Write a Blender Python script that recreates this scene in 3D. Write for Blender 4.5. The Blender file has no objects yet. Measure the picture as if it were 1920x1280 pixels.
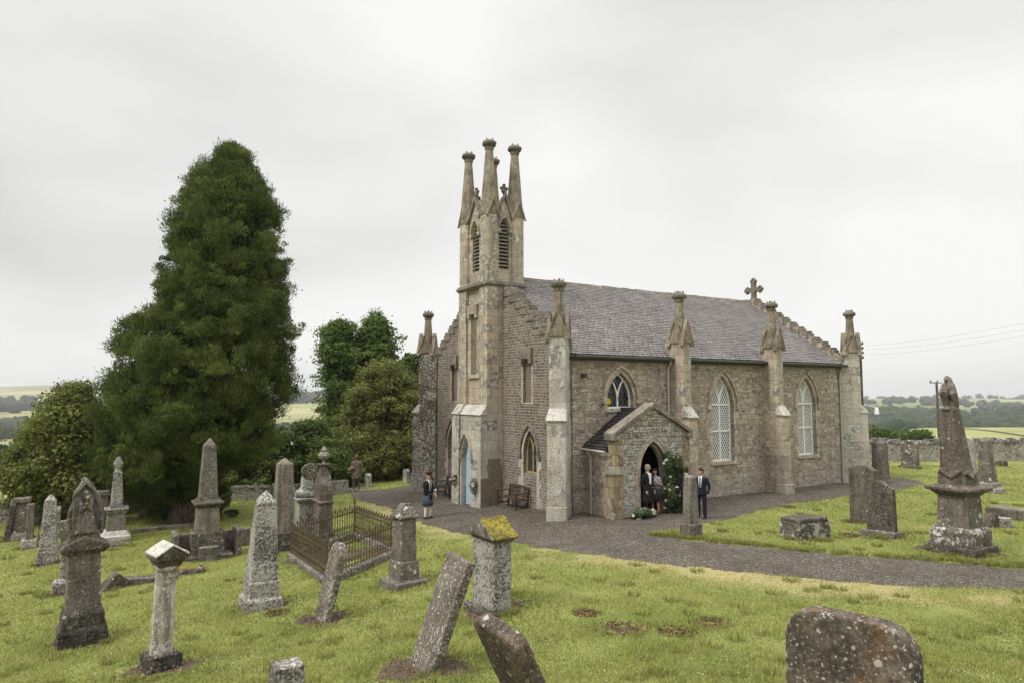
import bpy, bmesh, math, random
import numpy as np
from mathutils import Vector, Matrix, noise as mn
from mathutils.geometry import tessellate_polygon
random.seed(7); RS = np.random.RandomState(7)
C = bpy.context.scene.collection
R = math.radians
# ------------------------------------------------------------------ camera, sky, sun, exposure
FPX, PITCH, CAMZ = 1280.0, math.atan(98 / 1280.0), 4.5
cd = bpy.data.cameras.new('camera'); cam = bpy.data.objects.new('camera', cd); C.objects.link(cam)
cd.sensor_width = 36.0; cd.lens = FPX / 1920 * 36; cd.clip_end = 20000; cd.clip_start = 0.05
cam.location = (0, 0, CAMZ); cam.rotation_euler = (R(90) + PITCH, 0, 0)
bpy.context.scene.camera = cam
SC = bpy.context.scene
SC.view_settings.view_transform = 'Standard'; SC.view_settings.look = 'None'
SC.view_settings.gamma = 1; SC.view_settings.exposure = 0.45
SUN_EL, SUN_AZ = 48.0, -118.0     # azimuth: degrees from +Y towards +X (negative: to the left)
W = bpy.data.worlds.new('World'); SC.world = W; W.use_nodes = True
wt = W.node_tree; wt.nodes.clear()
def wn(t, **k):
    n = wt.nodes.new(t)
    for a, b in k.items(): setattr(n, a, b)
    return n
sky = wn('ShaderNodeTexSky', sky_type='NISHITA', sun_disc=False)
sky.sun_elevation = R(SUN_EL); sky.sun_rotation = R(SUN_AZ)
tc = wn('ShaderNodeTexCoord'); mp = wn('ShaderNodeMapping'); mp.inputs['Scale'].default_value = (1.0, 1.0, 2.6)
mp.inputs['Rotation'].default_value = (0.0, R(-14), R(20)); mp.inputs['Location'].default_value = (0.35, 0.1, 0.25)
n1 = wn('ShaderNodeTexNoise'); n1.inputs['Scale'].default_value = 1.35; n1.inputs['Detail'].default_value = 5; n1.inputs['Roughness'].default_value = .42
n1.inputs['Distortion'].default_value = .3
rp = wn('ShaderNodeValToRGB'); rp.color_ramp.elements[0].position = .34; rp.color_ramp.elements[1].position = .64
rp.color_ramp.elements[0].color = (.50, .495, .482, 1); rp.color_ramp.elements[1].color = (.71, .705, .69, 1)
sc10 = wn('ShaderNodeVectorMath', operation='SCALE'); sc10.inputs['Scale'].default_value = 10.0
mx = wn('ShaderNodeMix', data_type='RGBA'); mx.inputs[0].default_value = .97
bg = wn('ShaderNodeBackground'); bg.inputs['Strength'].default_value = .1; wo = wn('ShaderNodeOutputWorld')
L = wt.links.new
L(tc.outputs['Generated'], mp.inputs['Vector']); L(mp.outputs[0], n1.inputs['Vector']); L(n1.outputs['Fac'], rp.inputs['Fac'])
L(rp.outputs['Color'], sc10.inputs[0]); L(sky.outputs[0], mx.inputs[6]); L(sc10.outputs[0], mx.inputs[7])
sz = wn('ShaderNodeSeparateXYZ'); L(tc.outputs['Generated'], sz.inputs[0]); mr = wn('ShaderNodeMapRange', interpolation_type='SMOOTHSTEP')   # overcast: brighter towards the zenith
mr.inputs[1].default_value = .50; mr.inputs[2].default_value = .95; mr.inputs[3].default_value = 1.0; mr.inputs[4].default_value = 3.9; L(sz.outputs[2], mr.inputs[0])
zb = wn('ShaderNodeVectorMath', operation='SCALE'); L(mx.outputs[2], zb.inputs[0]); L(mr.outputs[0], zb.inputs['Scale'])
L(zb.outputs[0], bg.inputs['Color']); L(bg.outputs[0], wo.inputs['Surface'])
sd = bpy.data.lights.new('sun', 'SUN'); sd.energy = 1.5; sd.angle = R(10); sd.color = (1, .95, .86)
sun = bpy.data.objects.new('sun', sd); C.objects.link(sun)
_d = Vector((math.sin(R(SUN_AZ)) * math.cos(R(SUN_EL)), math.cos(R(SUN_AZ)) * math.cos(R(SUN_EL)), math.sin(R(SUN_EL))))
sun.rotation_euler = _d.to_track_quat('Z', 'Y').to_euler()
SC.cycles.max_bounces = 6; SC.cycles.diffuse_bounces = 3; SC.cycles.volume_bounces = 0; SC.cycles.transparent_max_bounces = 6
SC.cycles.use_denoising = True
# ------------------------------------------------------------------ terrain heights
def sstep(a, b, x):
    t = np.clip((x - a) / (b - a), 0, 1); return t * t * (3 - 2 * t)
FY = [0, 51, 62, 100, 150, 350, 600, 800, 1200, 1800, 2500, 3200, 5000]
FZ = [0, 0, -1.5, -7, -14, -29, -36, -40, -38, -30, -18, -12, -60]
def gz(x, y):
    x = np.asarray(x, float); y = np.asarray(y, float)
    sp = np.log1p(np.exp(np.clip(1.5 - x, -30, 60)))
    A = -1.25 * (1 - np.exp(-sp * .11 / 1.25))
    A = A * (1 - sstep(80, 200, y))
    Rr = 2.7 * np.exp(-(np.maximum(y, 0) / 7) ** 1.6)
    near = 1 - sstep(60, 140, y)
    U = (.05 * np.sin(x * .7 + 1) * np.sin(y * .5) + .025 * np.sin(x * 1.7 + y * .9)) * near * sstep(2, 12, np.abs(x - 8) + np.abs(y - 33) * .8)
    yy = y + 14 * (1 - sstep(-14, 2, x)) * (1 - sstep(200, 600, y))
    F = np.interp(yy, FY, FZ)
    rt = x / np.maximum(y, 30)
    F = F + (1 - sstep(-.6, .1, rt)) * np.interp(yy, [0, 800, 1800, 3200, 5000], [0, 0, 15, 46, 20])
    F = F + 12 * np.exp(-((y - 480) / 150) ** 2) * sstep(.50, .60, rt)
    far = sstep(150, 900, y)
    F = F + far * (5 * np.sin(x * .004 + 1.3) * np.sin(y * .003) + 3 * np.sin(x * .011 + y * .006)
                   + np.interp(y, [0, 900, 3200], [0, 0, 7]) * (np.sin(x * .0021 + .5) + .6 * np.sin(x * .0057 + 2) + .3 * np.sin(x * .017)))
    return A + Rr + U + F
def g1(x, y): return float(gz(x, y))
def at(px, py):
    """ground point seen at a place of the 1920 x 1280 photograph"""
    u, v = px - 960, 640 - py
    c, s = math.cos(PITCH), math.sin(PITCH)
    d = Vector((u, FPX * c - v * s, FPX * s + v * c)); d /= d.y
    y = 2.0
    while y < 4000:
        if CAMZ + d.z * y < g1(d.x * y, y): break
        y *= 1.004
    return Vector((d.x * y, y, g1(d.x * y, y)))
def atY(px, py, Y):
    u, v = px - 960, 640 - py
    c, s = math.cos(PITCH), math.sin(PITCH)
    d = Vector((u, FPX * c - v * s, FPX * s + v * c)); d /= d.y
    return Vector((d.x * Y, Y, CAMZ + d.z * Y))
# ------------------------------------------------------------------ naming helpers
def tag(o, label=None, cat=None, group=None, kind=None):
    if label: o['label'] = label
    if cat: o['category'] = cat
    if group: o['group'] = group
    if kind: o['kind'] = kind
    return o
def empty(name, loc, rz=0, label=None, cat=None, group=None):
    o = bpy.data.objects.new(name, None); C.objects.link(o); o.location = loc; o.rotation_euler = (0, 0, rz)
    o.empty_display_size = .2
    return tag(o, label, cat, group)
class MB:
    def __init__(s): s.v = []; s.f = []; s.m = []
    def add(s, vs, fs, M=None, mi=0):
        b = len(s.v)
        s.v += [tuple(M @ Vector(p)) if M else tuple(p) for p in vs]
        s.f += [tuple(b + i for i in f) for f in fs]; s.m += [mi] * len(fs); return s
    def prism(s, bot, top, M=None, mi=0):
        n = len(bot); return s.add(list(bot) + list(top), [tuple(range(n - 1, -1, -1)), tuple(range(n, 2 * n))] + [(i, (i + 1) % n, n + (i + 1) % n, n + i) for i in range(n)], M, mi)
    def box(s, x0, x1, y0, y1, z0, z1, M=None, mi=0):
        return s.prism([(x0, y0, z0), (x1, y0, z0), (x1, y1, z0), (x0, y1, z0)], [(x0, y0, z1), (x1, y0, z1), (x1, y1, z1), (x0, y1, z1)], M, mi)
    def fru(s, z0, z1, a0, b0, a1, b1, cx=0, cy=0, M=None, mi=0, tx=0, ty=0):
        """tapered block: widths a0 x b0 at z0, a1 x b1 at z1"""
        q = lambda a, b, z, dx, dy: [(cx - a / 2 + dx, cy - b / 2 + dy, z), (cx + a / 2 + dx, cy - b / 2 + dy, z), (cx + a / 2 + dx, cy + b / 2 + dy, z), (cx - a / 2 + dx, cy + b / 2 + dy, z)]
        return s.prism(q(a0, b0, z0, 0, 0), q(a1, b1, z1, tx, ty), M, mi)
    def poly(s, pts, f0, f1, d0, d1, M=None, mi=0):
        """2-D outline pts extruded from d0 to d1; f(u,v,d) -> xyz"""
        n = len(pts); a = [f0(u, v, d0) for u, v in pts]; b = [f0(u, v, d1) for u, v in pts]
        return s.prism(a, b, M, mi)
    def ring(s, rings, cap=True, M=None, mi=0):
        n = len(rings[0]); vs = [p for r in rings for p in r]; fs = []
        for k in range(len(rings) - 1):
            for i in range(n):
                j = (i + 1) % n; fs.append((k * n + i, k * n + j, (k + 1) * n + j, (k + 1) * n + i))
        if cap: fs += [tuple(range(n - 1, -1, -1)), tuple(range((len(rings) - 1) * n, len(rings) * n))]
        return s.add(vs, fs, M, mi)
    def lathe(s, prof, n=16, cx=0, cy=0, M=None, mi=0, ph=0, sq=1.0):
        return s.ring([[(cx + r * math.cos(ph + i * 2 * math.pi / n), cy + sq * r * math.sin(ph + i * 2 * math.pi / n), z) for i in range(n)] for r, z in prof], True, M, mi)
    def tube(s, pts, r, n=8, M=None, mi=0, cap=True, flat=1.0, up=None):
        P = [Vector(p) for p in pts]; rr = r if isinstance(r, (list, tuple)) else [r] * len(P); rings = []
        for i, p in enumerate(P):
            d = (P[min(i + 1, len(P) - 1)] - P[max(i - 1, 0)]).normalized()
            a = Vector(up) if up else (Vector((0, 0, 1)) if abs(d.z) < .9 else Vector((1, 0, 0)))
            x = d.cross(a).normalized(); y = d.cross(x).normalized()
            rings.append([tuple(p + x * rr[i] * math.cos(t) + y * rr[i] * flat * math.sin(t)) for t in [2 * math.pi * k / n for k in range(n)]])
        return s.ring(rings, cap, M, mi)
    def limb(s, pts, n=12, M=None):
        """chain of (x,y,z,r): tube with round ends"""
        P = [Vector(p[:3]) for p in pts]; r = [p[3] for p in pts]
        d0 = (P[0] - P[1]).normalized(); d1 = (P[-1] - P[-2]).normalized()
        P2 = [P[0] + d0 * r[0] * .95, P[0] + d0 * r[0] * .6] + P + [P[-1] + d1 * r[-1] * .6, P[-1] + d1 * r[-1] * .95]
        r2 = [r[0] * .3, r[0] * .8] + r + [r[-1] * .8, r[-1] * .3]
        return s.tube(P2, r2, n, M)
    def ball(s, c, rx, ry, rz, n=14, M=None, k=9):
        rings = []
        for j in range(1, k):
            t = math.pi * j / k; rings.append([(c[0] + rx * math.sin(t) * math.cos(2 * math.pi * i / n), c[1] + ry * math.sin(t) * math.sin(2 * math.pi * i / n), c[2] - rz * math.cos(t)) for i in range(n)])
        return s.ring(rings, True, M)
    def build(s, name, mat, parent=None, smooth=False, bevel=0, worn=None, loc=None):
        me = bpy.data.meshes.new(name); me.from_pydata(s.v, [], s.f)
        bm = bmesh.new(); bm.from_mesh(me); bmesh.ops.recalc_face_normals(bm, faces=bm.faces); bm.to_mesh(me); bm.free()
        mats = mat if isinstance(mat, (list, tuple)) else [mat]
        for m in mats: me.materials.append(m)
        if len(mats) > 1: me.polygons.foreach_set('material_index', s.m)
        if smooth: me.polygons.foreach_set('use_smooth', [True] * len(me.polygons))
        me.update(); o = bpy.data.objects.new(name, me); C.objects.link(o)
        if parent: o.parent = parent
        if loc: o.location = loc
        if bevel:
            b = o.modifiers.new('b', 'BEVEL'); b.width = bevel; b.segments = 2; b.limit_method = 'ANGLE'; b.angle_limit = R(35)
        if worn: wear(o, *worn)
        return o
_tx = {}
def cloud_tex(sz, depth=3):
    k = (sz, depth)
    if k not in _tx:
        t = bpy.data.textures.new('weathering', 'CLOUDS'); t.noise_scale = sz; t.noise_depth = depth; _tx[k] = t
    return _tx[k]
def wear(o, vox, amp, sz=.12, smooth=1):
    """weathered edges: remesh to a fine skin, then push it about with noise"""
    r = o.modifiers.new('r', 'REMESH'); r.mode = 'VOXEL'; r.voxel_size = vox; r.use_smooth_shade = True
    if smooth:
        s = o.modifiers.new('s', 'SMOOTH'); s.iterations = smooth; s.factor = .5
    if amp:
        d = o.modifiers.new('d', 'DISPLACE'); d.texture = cloud_tex(sz); d.strength = amp; d.mid_level = .5; d.texture_coords = 'LOCAL'
        d = o.modifiers.new('d2', 'DISPLACE'); d.texture = cloud_tex(sz * .3, 2); d.strength = amp * .45; d.mid_level = .5; d.texture_coords = 'LOCAL'
# ------------------------------------------------------------------ materials
class NT:
    def __init__(s, name, rough=.9):
        s.m = bpy.data.materials.new(name); s.m.use_nodes = True; s.t = s.m.node_tree
        s.b = s.t.nodes['Principled BSDF']; s.b.inputs['Roughness'].default_value = rough
        s.b.inputs['Specular IOR Level'].default_value = .15
    def n(s, t, **k):
        x = s.t.nodes.new(t)
        for a, b in k.items():
            if a[0] == '_': x.inputs[a[1:].replace('_', ' ')].default_value = b
            else: setattr(x, a, b)
        return x
    def l(s, a, b): s.t.links.new(a, b); return s
    def noise(s, vec, scale, detail=4, rough=.55, dist=0):
        x = s.n('ShaderNodeTexNoise'); x.inputs['Scale'].default_value = scale; x.inputs['Detail'].default_value = detail
        x.inputs['Roughness'].default_value = rough; x.inputs['Distortion'].default_value = dist
        if vec is not None: s.l(vec, x.inputs['Vector'])
        return x.outputs['Fac']
    def ramp(s, fac, *st):
        r = s.n('ShaderNodeValToRGB'); e = r.color_ramp.elements
        while len(e) < len(st): e.new(.5)
        for i, (p, c) in enumerate(st):
            e[i].position = p; e[i].color = (c, c, c, 1) if isinstance(c, (int, float)) else (*c, 1)
        s.l(fac, r.inputs[0]); return r.outputs[0]
    def mix(s, fac, a, b, mode='MIX'):
        x = s.n('ShaderNodeMix', data_type='RGBA', blend_type=mode)
        for i, q in ((0, fac), (6, a), (7, b)):
            if isinstance(q, (int, float)): x.inputs[i].default_value = q if i == 0 else (q, q, q, 1)
            elif isinstance(q, tuple): x.inputs[i].default_value = (*q, 1)
            else: s.l(q, x.inputs[i])
        return x.outputs[2]
    def math(s, op, a, b=0, clamp=False):
        x = s.n('ShaderNodeMath', operation=op, use_clamp=clamp)
        for i, q in enumerate((a, b)):
            if isinstance(q, (int, float)): x.inputs[i].default_value = q
            else: s.l(q, x.inputs[i])
        return x.outputs[0]
    def coord(s, scale=(1, 1, 1), rnd=True, src='Object'):
        t = s.n('ShaderNodeTexCoord'); m = s.n('ShaderNodeMapping'); m.inputs['Scale'].default_value = scale
        s.l(t.outputs[src], m.inputs['Vector'])
        if rnd:
            oi = s.n('ShaderNodeObjectInfo'); q = s.n('ShaderNodeCombineXYZ'); k = s.math('MULTIPLY', oi.outputs['Random'], 40)
            for i in range(3): s.l(k, q.inputs[i])
            s.l(q.outputs[0], m.inputs['Location'])
        return m.outputs[0]
    def bump(s, h, strength=.5, dist=.02, prev=None):
        b = s.n('ShaderNodeBump'); b.inputs['Strength'].default_value = strength; b.inputs['Distance'].default_value = dist
        s.l(h, b.inputs['Height'])
        if prev is not None: s.l(prev, b.inputs['Normal'])
        return b.outputs[0]
    def out(s, col=None, nrm=None):
        if col is not None:
            if isinstance(col, tuple): s.b.inputs['Base Color'].default_value = (*col, 1)
            else: s.l(col, s.b.inputs['Base Color'])
        if nrm is not None: s.l(nrm, s.b.inputs['Normal'])
        return s.m
def speckle(t, v, col, k=1.0, lc=(.42, .40, .35)):
    """pitted crust: small dark and pale flecks"""
    col = t.mix(.85 * k, col, t.ramp(t.noise(v, 17, 9, .8), (.40, .34), (.50, .95), (.60, 1.25)), 'MULTIPLY')
    col = t.mix(t.math('MULTIPLY', t.ramp(t.noise(v, 27, 8, .8, .2), (.55, 0), (.60, .75)), k), col, lc)
    return t.mix(t.math('MULTIPLY', t.ramp(t.noise(v, 3.3, 8, .75), (.52, 0), (.60, .55)), k), col, t.mix(1.0, col, (.42, .40, .36), 'MULTIPLY'))
def lichen_layers(t, v, col, speck, spots, lcol, spot_scale=6.0, sscale=11.0):
    """pale crusty lichen: fine speckle plus round rosettes"""
    h = None
    if speck > 0:
        n = t.noise(v, sscale, 9, .72, .2); big = t.noise(v, 1.3, 3)
        k = t.math('ADD', n, t.math('MULTIPLY', t.math('SUBTRACT', big, .5), .35))
        thr = .70 - .27 * speck
        f = t.ramp(k, (thr, 0), (thr + .035, 1)); c2 = t.mix(t.noise(v, 40, 3), lcol, tuple(x * .62 for x in lcol))
        col = t.mix(f, col, c2); h = f
    if spots > 0:
        wob = t.n('ShaderNodeVectorMath', operation='ADD'); nn = t.n('ShaderNodeTexNoise'); nn.inputs['Scale'].default_value = 9; nn.inputs['Detail'].default_value = 4
        t.l(v, nn.inputs['Vector']); sc = t.n('ShaderNodeVectorMath', operation='SCALE'); sc.inputs['Scale'].default_value = .09
        t.l(nn.outputs['Color'], sc.inputs[0]); t.l(v, wob.inputs[0]); t.l(sc.outputs[0], wob.inputs[1])
        for m_ in (1.0, 2.3):
            vo = t.n('ShaderNodeTexVoronoi'); vo.inputs['Scale'].default_value = spot_scale * m_; t.l(wob.outputs[0], vo.inputs['Vector'])
            sep = t.n('ShaderNodeSeparateColor'); t.l(vo.outputs['Color'], sep.inputs[0])
            rad = t.math('MULTIPLY', t.math('SUBTRACT', sep.outputs[0], 1 - spots), .5 / max(spots, .05) * .8)
            f = t.ramp(t.math('SUBTRACT', rad, vo.outputs['Distance']), (.0, 0), (.03, 1))
            col = t.mix(f, col, t.mix(t.noise(v, 50, 3), lcol, tuple(x * .75 for x in lcol)))
    return col, h
def stone(name, base, dark, speck=.4, spots=.15, lcol=(.43, .42, .37), stain=.5, moss=0, sscale=11, spot_scale=6., bump=.5, rust=0, amt=1.0):
    base = tuple(x * 1.3 for x in base); dark = tuple(x * 1.3 for x in dark)
    t = NT(name, .93); v = t.coord(); f = t.noise(v, 2.2, 7, .62, .3)
    col = t.mix(t.ramp(f, (.36, 0), (.62, 1)), dark, base)
    fine = t.noise(v, 38, 5, .7); col = t.mix(.75, col, t.ramp(fine, (.3, .55), (.7, 1.35)), 'MULTIPLY')
    if stain:
        vs = t.coord((7, 7, .8)); s_ = t.noise(vs, 1.0, 5, .6)
        col = t.mix(t.math('MULTIPLY', t.ramp(s_, (.45, 0), (.62, 1)), stain), col, tuple(x * .42 for x in dark))
    if rust: col = t.mix(t.ramp(t.noise(v, 3.1, 5), (.56, 0), (.62, rust)), col, (.16, .085, .035))
    if amt: col = speckle(t, v, col, .8 * amt, tuple(min(1, x * .8) for x in lcol))
    col, h = lichen_layers(t, v, col, speck, spots, lcol, spot_scale, sscale)
    if moss:
        ge = t.n('ShaderNodeNewGeometry'); sp = t.n('ShaderNodeSeparateXYZ'); t.l(ge.outputs['Normal'], sp.inputs[0])
        k = t.math('MULTIPLY', t.ramp(sp.outputs[2], (.35, 0), (.6, 1)), t.ramp(t.noise(v, 5, 5), (.55 - moss * .3, 0), (.6 - moss * .3, 1)))
        col = t.mix(k, col, (.09, .085, .02))
    b1 = t.bump(t.noise(v, 14, 8, .7), bump, .03); b2 = t.bump(fine, bump * .7, .008, b1)
    if h is not None: b2 = t.bump(h, .4, .006, b2)
    return t.out(col, b2)
def masonry(name, c1, c2, mortar, *a_, sscale=12, **k_): return _masonry(name, c1, c2, mortar, *a_, sscale_=sscale, **k_)
def _masonry(name, c1, c2, mortar, bw=.38, bh=.125, ms=.018, lime=.3, speck=.2, irregular=.035, dark=(.05, .042, .034), smooth=.1, bump=.9, spots=0, limecol=(.45, .43, .38), damp=.5, sscale_=12, rows2=False):
    """squared rubble or ashlar, u = x + y, v = z in the building's own frame"""
    t = NT(name, .93); tcn = t.n('ShaderNodeTexCoord'); sp = t.n('ShaderNodeSeparateXYZ'); t.l(tcn.outputs['Object'], sp.inputs[0])
    cb = t.n('ShaderNodeCombineXYZ'); t.l(t.math('ADD', sp.outputs[0], sp.outputs[1]), cb.inputs[0]); t.l(sp.outputs[2], cb.inputs[1])
    v3 = tcn.outputs['Object']
    nn = t.n('ShaderNodeTexNoise'); nn.inputs['Scale'].default_value = 2.6; nn.inputs['Detail'].default_value = 5; t.l(v3, nn.inputs['Vector'])
    s1 = t.n('ShaderNodeVectorMath', operation='SUBTRACT'); s1.inputs[1].default_value = (.5, .5, .5); t.l(nn.outputs['Color'], s1.inputs[0])
    s2 = t.n('ShaderNodeVectorMath', operation='SCALE'); s2.inputs['Scale'].default_value = irregular * 4; t.l(s1.outputs[0], s2.inputs[0])
    ad = t.n('ShaderNodeVectorMath', operation='ADD'); t.l(cb.outputs[0], ad.inputs[0]); t.l(s2.outputs[0], ad.inputs[1])
    br = t.n('ShaderNodeTexBrick'); t.l(ad.outputs[0], br.inputs['Vector'])
    for k, q in (('Scale', 1), ('Brick Width', bw), ('Row Height', bh), ('Mortar Size', ms), ('Mortar Smooth', smooth), ('Bias', 0)): br.inputs[k].default_value = q
    br.inputs['Color1'].default_value = (0, 0, 0, 1); br.inputs['Color2'].default_value = (1, 1, 1, 1); br.offset_frequency = 2; br.squash = .72; br.squash_frequency = 3
    bcol, bfac = br.outputs['Color'], br.outputs['Fac']
    if rows2:                                                        # patches of larger squared stones among the thin courses
        b3 = t.n('ShaderNodeTexBrick'); t.l(ad.outputs[0], b3.inputs['Vector'])
        for k, q in (('Scale', 1), ('Brick Width', bw * 1.45), ('Row Height', bh * 2), ('Mortar Size', ms * 1.2), ('Mortar Smooth', smooth), ('Bias', 0)): b3.inputs[k].default_value = q
        b3.inputs['Color1'].default_value = (0, 0, 0, 1); b3.inputs['Color2'].default_value = (1, 1, 1, 1); b3.squash = .6; b3.squash_frequency = 2
        mk = t.ramp(t.noise(v3, 1.6, 3, .6), (.50, 0), (.515, 1)); bcol = t.mix(mk, bcol, b3.outputs['Color']); bfac = t.mix(mk, bfac, b3.outputs['Fac'])
    f = t.noise(v3, 1.1, 5, .6, .4)
    br2 = t.n('ShaderNodeSeparateColor'); t.l(bcol, br2.inputs[0])
    sc_ = lambda c, k: tuple(min(.6, x * k) for x in c)
    gry = sum(c1) / 3; col = t.ramp(br2.outputs[0], (0, sc_(c2, .8)), (.3, c2), (.55, c1), (.8, sc_(c1, 1.35)), (1, (gry * 1.25, gry * 1.2, gry * 1.1)))
    col = t.mix(t.ramp(f, (.38, .0), (.66, .75)), col, tuple((a + b) * .62 for a, b in zip(c1, c2)))
    col = t.mix(t.ramp(t.math('MULTIPLY', br2.outputs[0], t.noise(v3, 6, 2)), (.36, 0), (.5, .8)), col, dark)
    if damp:
        vs = t.coord((2.2, 2.2, .35), False); col = t.mix(t.math('MULTIPLY', t.ramp(t.noise(vs, 1.3, 5, .6), (.46, 0), (.68, 1)), damp), col, dark)
    fine = t.noise(v3, 30, 6, .72); col = t.mix(.8, col, t.ramp(fine, (.28, .45), (.72, 1.45)), 'MULTIPLY')
    mc = t.mix(t.noise(v3, 12, 4), mortar, tuple(x * .6 for x in mortar))
    col = t.mix(bfac, col, mc)
    if lime:
        z = t.math('MULTIPLY', t.math('SUBTRACT', 2.4, sp.outputs[2]), .045)
        k = t.math('ADD', t.noise(v3, 7.5, 8, .72), z); thr = .66 - .2 * lime
        col = t.mix(t.ramp(k, (thr, 0), (thr + .16, .8)), col, limecol)
    col = speckle(t, v3, col, .75)
    col, h = lichen_layers(t, v3, col, speck, spots, (.50, .485, .43), 4.5, sscale_)
    hh = t.math('SUBTRACT', t.math('MULTIPLY', t.noise(v3, 9, 6, .65), .9), t.math('MULTIPLY', bfac, .8))
    b = t.bump(hh, bump, .05); b = t.bump(fine, .5, .01, b)
    return t.out(col, b)
def plain(name, c, rough=.6, metal=0, var=.25, scale=12, bump=0):
    t = NT(name, rough); v = t.coord(); t.b.inputs['Metallic'].default_value = metal
    col = t.mix(t.noise(v, scale, 5, .6), tuple(x * (1 - var) for x in c), tuple(min(1, x * (1 + var)) for x in c))
    return t.out(col, t.bump(t.noise(v, scale * 3, 4), bump, .01) if bump else None)
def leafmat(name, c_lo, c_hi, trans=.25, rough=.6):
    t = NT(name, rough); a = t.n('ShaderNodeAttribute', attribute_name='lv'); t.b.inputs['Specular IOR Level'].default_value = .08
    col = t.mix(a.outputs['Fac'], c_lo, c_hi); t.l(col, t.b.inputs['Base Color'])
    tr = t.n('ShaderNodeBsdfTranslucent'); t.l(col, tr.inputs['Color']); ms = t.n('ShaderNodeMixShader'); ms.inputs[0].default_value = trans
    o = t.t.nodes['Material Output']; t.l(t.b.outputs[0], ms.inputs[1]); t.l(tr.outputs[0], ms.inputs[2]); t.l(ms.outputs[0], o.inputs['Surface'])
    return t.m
M = {}
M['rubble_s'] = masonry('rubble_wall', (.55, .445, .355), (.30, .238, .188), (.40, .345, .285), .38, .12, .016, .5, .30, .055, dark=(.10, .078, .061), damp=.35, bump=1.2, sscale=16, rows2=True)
M['rubble_p'] = masonry('porch_rubble', (.52, .46, .385), (.29, .25, .208), (.18, .152, .128), .42, .11, .018, .9, .5, .06, dark=(.07, .055, .045), damp=.2, bump=1.3, sscale=8, limecol=(.52, .50, .45), rows2=True)
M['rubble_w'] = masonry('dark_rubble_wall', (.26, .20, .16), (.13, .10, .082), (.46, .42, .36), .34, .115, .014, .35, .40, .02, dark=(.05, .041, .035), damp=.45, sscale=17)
M['ashlar'] = masonry('dressed_stone', (.52, .425, .325), (.40, .335, .265), (.28, .238, .19), .75, .34, .008, .1, .42, .006, dark=(.18, .155, .13), bump=.35, damp=.5, sscale=22)
M['ashlar_p'] = masonry('pale_dressed_stone', (.52, .48, .41), (.42, .385, .33), (.33, .305, .26), .8, .42, .007, .45, .55, .004, dark=(.15, .135, .115), bump=.35, damp=.4, sscale=22)
M['quoin'] = masonry('yellow_quoin_stone', (.36, .28, .16), (.27, .215, .14), (.15, .13, .10), .5, .38, .01, .15, .12, .006, dark=(.13, .10, .06), bump=.35, damp=.3)
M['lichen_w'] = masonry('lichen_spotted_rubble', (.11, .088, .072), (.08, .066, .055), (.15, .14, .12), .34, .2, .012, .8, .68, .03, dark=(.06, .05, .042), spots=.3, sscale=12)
M['pinn'] = stone('pinnacle_stone', (.26, .215, .155), (.12, .10, .07), .5, 0, (.44, .42, .36), .4, 0, 20, rust=.25)
M['cope'] = stone('coping_stone', (.22, .19, .155), (.11, .095, .08), .45, 0, (.46, .44, .39), .3, 0, 20)
M['capst'] = stone('weathering_cap_stone', (.26, .23, .19), (.15, .13, .10), .88, 0, (.60, .57, .52), .2, 0, 16)
M['render'] = stone('brown_render', (.17, .138, .108), (.145, .118, .093), 0, 0, stain=.12, bump=.12)
M['finial'] = stone('finial_stone', (.17, .15, .115), (.08, .07, .055), .4, 0, (.38, .37, .31), .3, 0, 22)
def roofmat(name, a, b, lcol, amt):
    t = NT(name, .62); ge = t.n('ShaderNodeNewGeometry'); v = t.coord(rnd=False)
    col = t.mix(ge.outputs['Random Per Island'], a, b)
    col = t.mix(.8, col, t.ramp(t.noise(v, 1.0, 5), (.3, .72), (.7, 1.25)), 'MULTIPLY')
    col = t.mix(t.ramp(t.noise(v, 16, 7, .7), (.60 - amt * .1, 0), (.66 - amt * .1, .6)), col, lcol)
    return t.out(col, t.bump(t.noise(v, 40, 4), .4, .01))
M['slate'] = roofmat('roof_slate', (.145, .134, .134), (.24, .223, .222), (.34, .32, .30), 1)
M['slate_d'] = roofmat('dark_porch_slate', (.032, .030, .033), (.062, .056, .058), (.16, .13, .11), .2)
M['white'] = plain('white_window_paint', (.80, .80, .77), .5, 0, .06)
M['pipe'] = plain('pale_pipe_paint', (.40, .37, .33), .55, 0, .15)
M['gutter'] = plain('dark_gutter_paint', (.06, .055, .05), .5)
M['blue'] = plain('blue_door_paint', (.36, .52, .64), .5, 0, .1)
M['ochre'] = plain('ochre_stone_tracery', (.36, .27, .13), .85, 0, .3)
M['louvre'] = plain('weathered_louvre_slats', (.23, .215, .165), .8, 0, .3)
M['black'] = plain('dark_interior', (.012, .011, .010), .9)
M['lead'] = plain('lead_came', (.10, .10, .10), .6)
M['wood'] = plain('bench_teak', (.062, .040, .028), .7, 0, .35, 20, .3)
M['iron'] = plain('rusted_iron', (.095, .072, .045), .85, 0, .5, 30, .4)
M['iron_g'] = plain('dark_iron', (.03, .028, .025), .8, 0, .4)
M['bark'] = stone('bark', (.14, .10, .08), (.05, .036, .03), 0, 0, stain=.6, bump=1.)
M['carpet'] = plain('red_porch_tiles', (.16, .045, .025), .9)
def glassmat():
    t = NT('dark_window_glass', .06); v = t.coord((1, 1, 1)); t.b.inputs['Specular IOR Level'].default_value = .6
    f = t.noise(v, 2.2, 2)
    return t.out(t.mix(t.ramp(f, (.45, 0), (.6, 1)), (.010, .011, .013), (.06, .065, .07)), t.bump(t.noise(v, 5, 2), .25, .02))
M['glass'] = glassmat()
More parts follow.
